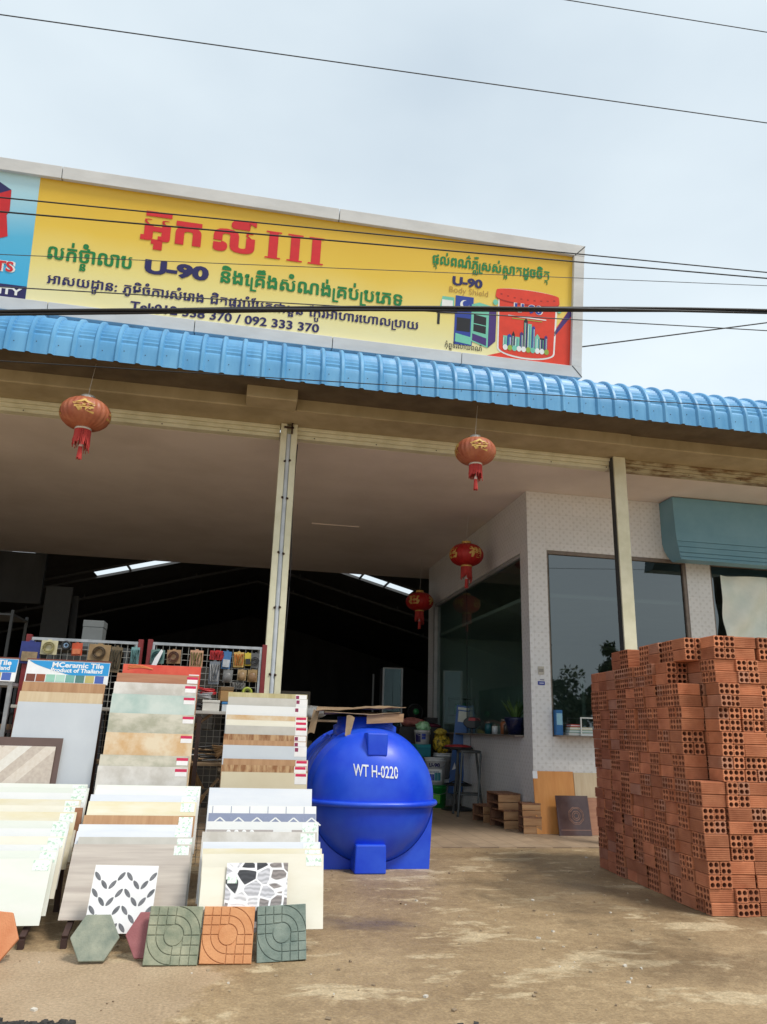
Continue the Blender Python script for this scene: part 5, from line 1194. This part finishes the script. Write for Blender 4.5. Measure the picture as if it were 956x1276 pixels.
mb = MB(); mb.lathe([(.0, .0), (.25, .0), (.255, .012), (.2, .03), (.06, .06), (.035, .09), (.032, .5), (.02, .52), (.02, .86), (0, .87)], 32); mb.obj('pedestal', m_blk, o)
mb = MB(); mb.tube([(.20*math.cos(a), .20*math.sin(a), .36) for a in [2*math.pi*i/28 for i in range(29)]], .014, 8)
for a in (0, 2.1, 4.2): mb.tube([(.03*math.cos(a), .03*math.sin(a), .42), (.20*math.cos(a), .20*math.sin(a), .36)], .009, 6)
mb.obj('foot_ring', m_blk, o)
mb = MB(); mb.lathe([(.05, .86), (.21, .868), (.225, .89), (.22, .905)], 28, mi=1); mb.lathe([(.215, .9055), (.2, .925), (.13, .94), (0, .945)], 28); mb.obj('seat', [m_seat, m_blk], o)
mb = MB(); mb.tube([(.05, 0, .865), (.19, .03, .86), (.235, .04, .90), (.24, .045, 1.2)], .02, 8); mb.obj('back_bracket', m_blk, o)
mb = MB(); mb.prism([(.13*math.cos(a)*1.05, .09*math.sin(a)) for a in [2*math.pi*i/24 for i in range(24)]], -.02, .02); bk = mb.obj('backrest', m_blk, o, loc=(.235, .02, 1.27), rot=(0, 0, R(-15)), bevel=.012, seg=2)
mb = MB(); mb.prism([(-.06, .03), (.06, .03), (.045, .075), (-.045, .075)], -.026, -.021); mb.obj('red_patch', m_seat, bk)
o = empty('metal_stool', (3.36, 10.86, .0125), 'tall grey four legged metal stool frame in front of the swivel stool', 'bar stool')
tp = [(-.13, -.13), (.13, -.15), (.15, .11), (-.11, .13)]; ft = [(-.19, -.20), (.02+.0, -.26), (.24, .08), (-.2, .22)]
ft = [(-.21, -.18), (.05, -.25), (.23, .06), (-.17, .20)]
mb = MB(); pr_ = tp+[tp[0]]; mb.tube([(x, y, .86) for x, y in pr_], .02, 8); ink_ = mb.obj('seat_frame', m_gsteel, o)
for (a, b), (c, d) in zip(tp, ft):
    mb = MB(); mb.tube([(a*.95, b*.95, .862), (a*1.03, b*1.03, .835), (c, d, 0)], .017, 8); mb.lathe([(.02, 0), (.02, .03)], 10, (c, d, 0)); mb.obj('leg', m_gsteel, o)
mb = MB(); md = [((a*.33+c*.67), (b*.33+d*.67)) for (a, b), (c, d) in zip(tp, ft)]; mb.tube([(x, y, .29) for x, y in md+[md[0]]], .011, 6); mb.obj('stretcher', m_gsteel, o)
o = empty('display_board', (3.50, 12.05, .2), 'tall narrow blue display board with white label beside the red stool', 'board', None, (R(-3), R(6), R(-20)))
mb = MB(); mb.box(-.11, .11, 0, .03, 0, 1.36); mb.obj('panel', flat('standee_blue', (24, 84, 150), .4), o, bevel=.002)
mb = MB(); mb.box(-.07, .08, -.003, -.001, 1.10, 1.27); mb.box(-.085, .095, -.003, -.001, 1.29, 1.33); mb.obj('white_label', flat('label_cream', (200, 204, 190), .5), o)
mb = MB(); mb.prism([(-.08, .35), (-.02, .38), (-.05, .47)], -.003, -.001); mb.box(-.02, .05, -.003, -.001, .02, .12); mb.obj('white_print', m_hwht, o)
# wooden step crates
m_crate = mat('crate_wood', (.15, .065, .035, 1), (.30, .15, .08, 1), scale=3, rough=.7, stretch=(8, 8, 1), detail=8); m_crate2 = mat('crate_wood_pale', (.36, .18, .08, 1), (.52, .31, .155, 1), scale=3, rough=.75, stretch=(1, 8, 8), detail=8)
def crate(loc, w_, d_, h_, rz_, label, tilt=0):
    o = empty('wooden_crate', loc, label, 'crate', 'wooden crates by the office corner', (R(tilt), 0, R(rz_)))
    t = .018
    mb = MB(); n = 3
    for k in range(n): y0 = -d_/2+d_*k/n; mb.box(-w_/2, w_/2, y0+.003, y0+d_/n-.003, h_+.0005, h_+t)
    mb.obj('top_slats', m_crate, o, bevel=.002)
    mb = MB(); mb.box(-w_/2+.004, w_/2-.004, -d_/2+.002, -d_/2+t, 0, h_*.48); mb.box(-w_/2+.002, w_/2-.006, -d_/2, -d_/2+t, h_*.52, h_); mb.obj('front_board', m_crate2, o, bevel=.002)
    mb = MB(); mb.box(-w_/2+.004, w_/2-.004, d_/2-t, d_/2-.002, 0, h_); mb.obj('back_board', m_crate, o)
    mb = MB(); mb.box(-w_/2+.003, w_/2-.003, -d_/2+t+.001, d_/2-t-.001, h_*.36, h_*.36+t); mb.obj('inner_shelf', m_crate, o)
    return o
crate((3.58, 9.10+.0, .0125), .23, .22, .17, -4, 'small wooden crate nearest the orange board, lower of two')
crate((3.58, 9.11, .2015), .23, .20, .13, -6, 'small wooden crate stacked topmost nearest the orange board', 0)
crate((3.47, 9.62, .0125), .26, .42, .20, 6, 'wooden crate in the middle of the crate group')
crate((3.45, 9.66, .231), .30, .42, .17, 2, 'dark slatted wooden crate topmost at the back of the group')
crate((3.40, 10.22, .0125), .24, .30, .19, 12, 'wooden crate furthest back beside the metal stool leg')
# boards and tiles leaning on the office wall
m_obrd = mat('orange_veneer', (.60, .24, .06, 1), (.70, .32, .095, 1), scale=2.5, rough=.4, stretch=(6, 1, .8), detail=6)
def lean(name, x0, x1, h, y0, y1, m, label, cat, th=.015, sk=0):
    a = math.atan2(y1-y0, h); mb = MB(); mb.prism([(0, 0), (x1-x0, 0), (x1-x0+sk, h/math.cos(a)), (sk, h/math.cos(a))], 0, th); o = mb.obj(name, m, loc=(x0, y0, .0125), rot=(-a, 0, 0), bevel=.0015); return tag(o, label, cat)
o = lean('veneer_board', 3.62, 4.14, .70, 8.98, 9.07, m_obrd, 'large orange brown board leaning at the foot of the office wall', 'board'); mb = MB(); mb.box(-.005, .055, -.002, 0, .62, .705); mb.obj('paper_label', m_hwht, o)
lean('veneer_board', 4.15, 4.66, .69, 8.99, 9.08, T_pale_oak, 'light wood grain board right of the orange board', 'board')
o = lean('dark_tile', 3.84, 4.25, .435, 8.84, 8.93, mat('brown_gloss_tile', (.055, .03, .03, 1), (.10, .06, .058, 1), scale=4, rough=.12), 'glossy dark brown tile with round rosette leaning on orange board', 'tile')
mb = MB(); cx_, cz_ = .235, .22
for r in (.03, .05): mb.tube([(cx_+r*math.cos(a), -.001, cz_+r*math.sin(a)) for a in [2*math.pi*i/24 for i in range(25)]], .003, 4)
for rad in (.075, .09): mb.tube([(cx_+(rad+.008*abs(math.sin(4*a)))*math.cos(a), -.001, cz_+(rad+.008*abs(math.sin(4*a)))*math.sin(a)) for a in [2*math.pi*i/64 for i in range(65)]], .0025, 4)
mb.box(.03, .40, -.001, .001, .06, .064); mb.obj('rosette', flat('rosette_tan', (176, 132, 110), .3), o)
lean('pink_tile', 4.27, 4.66, .41, 8.90, 9.00, T_brown, 'pinkish striped tile leaning beside the dark rosette tile', 'tile')
# window sill goods
o = empty('potted_plant', (3.66, 9.72, 1.126), 'leafy green plant in dark blue pot on the office side sill', 'potted plant')
mb = MB(); mb.lathe([(.10, 0), (.13, .14), (.15, .19), (.15, .22), (.13, .22), (.12, .2), (0, .2)], 24); mb.obj('pot', flat('pot_navy', (18, 28, 62), .3), o)
mb = MB(); rr = random.Random(12)
for k in range(46):
    a = rr.uniform(0, 6.3); L_ = rr.uniform(.18, .36); lean_ = rr.uniform(.15, .8); p0 = Vector((.04*math.cos(a), .04*math.sin(a), .2)); pts = []
    for i in range(5): t = i/4; pts.append(p0+Vector((math.cos(a)*L_*lean_*t, math.sin(a)*L_*lean_*t, L_*(t-.35*lean_*t*t))))
    sd_ = Vector((-math.sin(a), math.cos(a), 0)); vs = []
    for i, p in enumerate(pts): wl = .012*math.sin(math.pi*min(.97, i/4+.12)); vs += [p-sd_*wl, p+sd_*wl]
    mb.add(vs, [(2*i, 2*i+1, 2*i+3, 2*i+2) for i in range(4)])
mb.obj('leaves', mat('plant_leaf', (.05, .11, .025, 1), (.13, .22, .05, 1), scale=12, rough=.5), o)
SILL = 'small things on the office sill'
def jar(loc, r, h, c, label, name='jar'):
    o = empty(name, loc, label, 'jar', SILL); mb = MB(); mb.lathe([(r, 0), (r, h*.75), (r*.7, h*.85)], 16); mb.obj('body', flat('jar_'+label.split()[0], c, .3), o); mb = MB(); mb.lathe([(r*.75, h*.86), (r*.75, h), (0, h)], 16); mb.obj('lid', flat('jar_lid', (120, 110, 100), .4), o)
jar((3.66, 10.15, 1.126), .06, .2, (150, 92, 60), 'brown jar left of the potted plant'); jar((3.66, 10.55, 1.126), .045, .13, (205, 208, 206), 'white jar in the middle of the side sill'); jar((3.66, 10.85, 1.126), .05, .17, (30, 90, 98), 'teal jar leftmost on the side sill'); jar((3.62, 9.98, 1.126), .035, .15, (66, 60, 52), 'dark slim jar next to plant pot')
mb = MB(); mb.box(3.925, 4.01, 9.02, 9.10, 1.14, 1.44); mb.box(3.93, 4.005, 9.017, 9.0195, 1.26, 1.40, 1); tag(mb.obj('blue_folder', [flat('folder_blue', (40, 110, 170), .4), flat('folder_print', (150, 200, 220), .4)], bevel=.002), 'blue folder standing at left end of the front sill', 'folder')
for k, (c, wd_, lab) in enumerate((((196, 196, 186), .42, 'grey white paper stack lowest on the front sill'), ((150, 178, 170), .38, 'pale green book in the middle of the sill pile'), ((206, 200, 170), .32, 'cream magazine on top of the sill pile'), ((176, 66, 56), .16, 'small red booklet crowning the sill pile'))):
    mb = MB(); z = 1.1395+.034*k; mb.box(4.06+.01*k, 4.06+wd_, 8.97, 9.10, z, z+.012); mb.box(4.064+.01*k, 4.06+wd_-.004, 8.974, 9.10, z+.0121, z+.022, 1); mb.box(4.06+.01*k, 4.06+wd_, 8.97, 9.1, z+.0221, z+.032)
    tag(mb.obj('book', [flat('book_cover', c, .5), m_hwht], bevel=.001), lab, 'book')
mb = MB()
for x0, x1, z0, z1 in ((4.21, 4.225, 1.14, 1.36), (4.6, 4.615, 1.14, 1.36), (4.226, 4.599, 1.345, 1.36), (4.226, 4.599, 1.14, 1.152)): mb.box(x0, x1, 8.94, 8.955, z0, z1)
tag(mb.obj('sill_stand', flat('frame_white', (214, 218, 214), .4)), 'empty white wire stand in front of the books on the sill', 'stand')
# pale cloth inside the right window
nx, ny = 40, 30; mb = MB(); vs = []; fs = []
for j in range(ny+1):
    for i in range(nx+1):
        x = 6.42+2.0*i/nx; z = 2.1+1.22*j/ny; s_ = (1-j/ny); y = 9.06+.03*math.sin(9*i/nx*2+4*s_*s_*3)+.022*math.sin(17*(i/nx)-9*s_)+.015*math.sin(31*i/nx+14*s_)
        vs.append((x, y, z-.10*s_*math.sin(i/nx*3.1)))
for j in range(ny):
    for i in range(nx): a = j*(nx+1)+i; fs.append((a, a+1, a+nx+2, a+nx+1))
mb.add(vs, fs, 0, True); tag(mb.obj('hanging_cloth', mat('pale_green_cloth', (.74, .80, .72, 1), (.84, .88, .80, 1), scale=5, rough=.8)), 'crumpled pale green cloth hung over the right office window', 'cloth')
# small shelf with sacks seen between tank and boards
shelving(.62, 1.35, 8.7, 9.1, (.35, 1.22), 'low wooden topped shelf behind the blue tank', m_card)
blob('white_sack', (.86, 8.9, 1.231), .17, .075, mat('sack_white', rgb((190, 188, 180)), rgb((214, 212, 204)), scale=14, rough=.7), 'small white sack on the shelf behind the tank', 'sack', 3)

# ------------------------------------------------------------------ across the road behind the camera (seen in the window glass)
m_leafs = [mat('leaf_'+n, a, b, scale=3, rough=.6) for n, a, b in (('dark', (.018, .035, .012, 1), (.04, .07, .02, 1)), ('mid', (.03, .055, .016, 1), (.06, .10, .03, 1)))]; m_bark = mat('bark', (.06, .045, .03, 1), (.12, .09, .06, 1), scale=8, rough=.9)
def tree(x, y, h, cr, label, seed):
    o = empty('street_tree', (x, y, 0), label, 'tree', 'trees across the road'); rr = random.Random(seed)
    mb = MB(); mb.tube([(0, 0, 0), (.1, 0, h*.35), (.2, .1, h*.6), (.1, .1, h*.9)], [.22, .17, .1, .03], 8)
    for k in range(6): a = k*1.1; z = h*(.4+.07*k); mb.tube([(.12, 0, z), (math.cos(a)*cr*.5, math.sin(a)*cr*.5, z+.8)], [.08, .02], 6)
    mb.obj('trunk', m_bark, o)
    cl = [(rr.gauss(0, cr*.45), rr.gauss(0, cr*.45), h*.68+rr.gauss(0, h*.14), rr.uniform(.35, .8)*cr*.55) for _ in range(16)]
    mb = MB()
    for k in range(2600):
        c = rr.choice(cl); d = Vector((rr.gauss(0, 1), rr.gauss(0, 1), rr.gauss(0, 1))).normalized()*c[3]*rr.random()**.4; p = Vector(c[:3])+d
        a = Vector((rr.gauss(0, 1), rr.gauss(0, 1), rr.gauss(0, 1))).normalized(); b = a.cross(Vector((rr.gauss(0, 1), rr.gauss(0, 1), rr.gauss(0, 1)))).normalized(); s_ = rr.uniform(.08, .18)
        mb.add([p-a*s_, p+b*s_*.5, p+a*s_, p-b*s_*.5], [(0, 1, 2, 3)], k % 2)
    mb.obj('crown', m_leafs, o)
for i, (x, y, h, c, lab) in enumerate(((17.0, -14, 5.3, 1.1, 'tallest narrow tree across the road'), (14.2, -16, 3.4, 1.6, 'low bushy tree across the road, left of the tallest'), (16.0, -17, 3.5, 1.7, 'low dense tree just behind the tallest across the road'), (18.9, -15, 3.5, 1.8, 'low spreading tree right of the tallest across the road'), (22.5, -16, 4.2, 2.2, 'broad far right tree across the road'))): tree(x, y, h, c, lab, i+3)

o = shelving(3.76, 4.05, 12.6, 13.3, (1.15, 1.42, 1.70), 'white rack of green bottles inside the office side window', flat('rack_white', (200, 206, 204), .4))
for q in range(8):
    mb = MB(); mb.lathe([(.03, 0), (.032, .1), (.012, .15), (.012, .18), (0, .182)], 12, (3.86, 12.66+.08*q, 1.431)); tag(mb.obj('bottle', flat('bottle_green', (120, 190, 160), .3)), 'small green bottle in the row on the white office rack', 'bottle', 'green bottles on the office rack')

DS = 'dim stock deep in the shop'
for k, (x, y, z0, w_, h_, c, lab) in enumerate(((1.75, 9.9, 0, .55, .95, (84, 66, 48), 'dim brown carton stack behind the tank, nearest the blue dome'), (2.35, 13.2, 0, .6, 1.25, (70, 74, 78), 'dim grey carton stack right behind the cardboard on tank'), (.9, 12.5, 0, .7, 1.7, (92, 84, 70), 'dim tan carton stack behind the first post'), (-.6, 11.5, 0, .8, 1.95, (66, 60, 52), 'dim dark brown carton stack behind the right wire rack'), (-2.4, 12.0, 0, .9, 2.15, (80, 82, 84), 'dim grey stack above the left wire rack'))):
    o = carton(x-w_/2, x+w_/2, y, y+.5, .0125, h_*.55, c, lab, rz_=k*7-12); o['group'] = DS
    o = carton(x-w_*.4, x+w_*.45, y+.02, y+.48, h_*.55+.002, h_, tuple(min(255, v+25) for v in c), 'upper half of the '+lab.replace('carton ', ''), rz_=5-k*6); o['group'] = DS
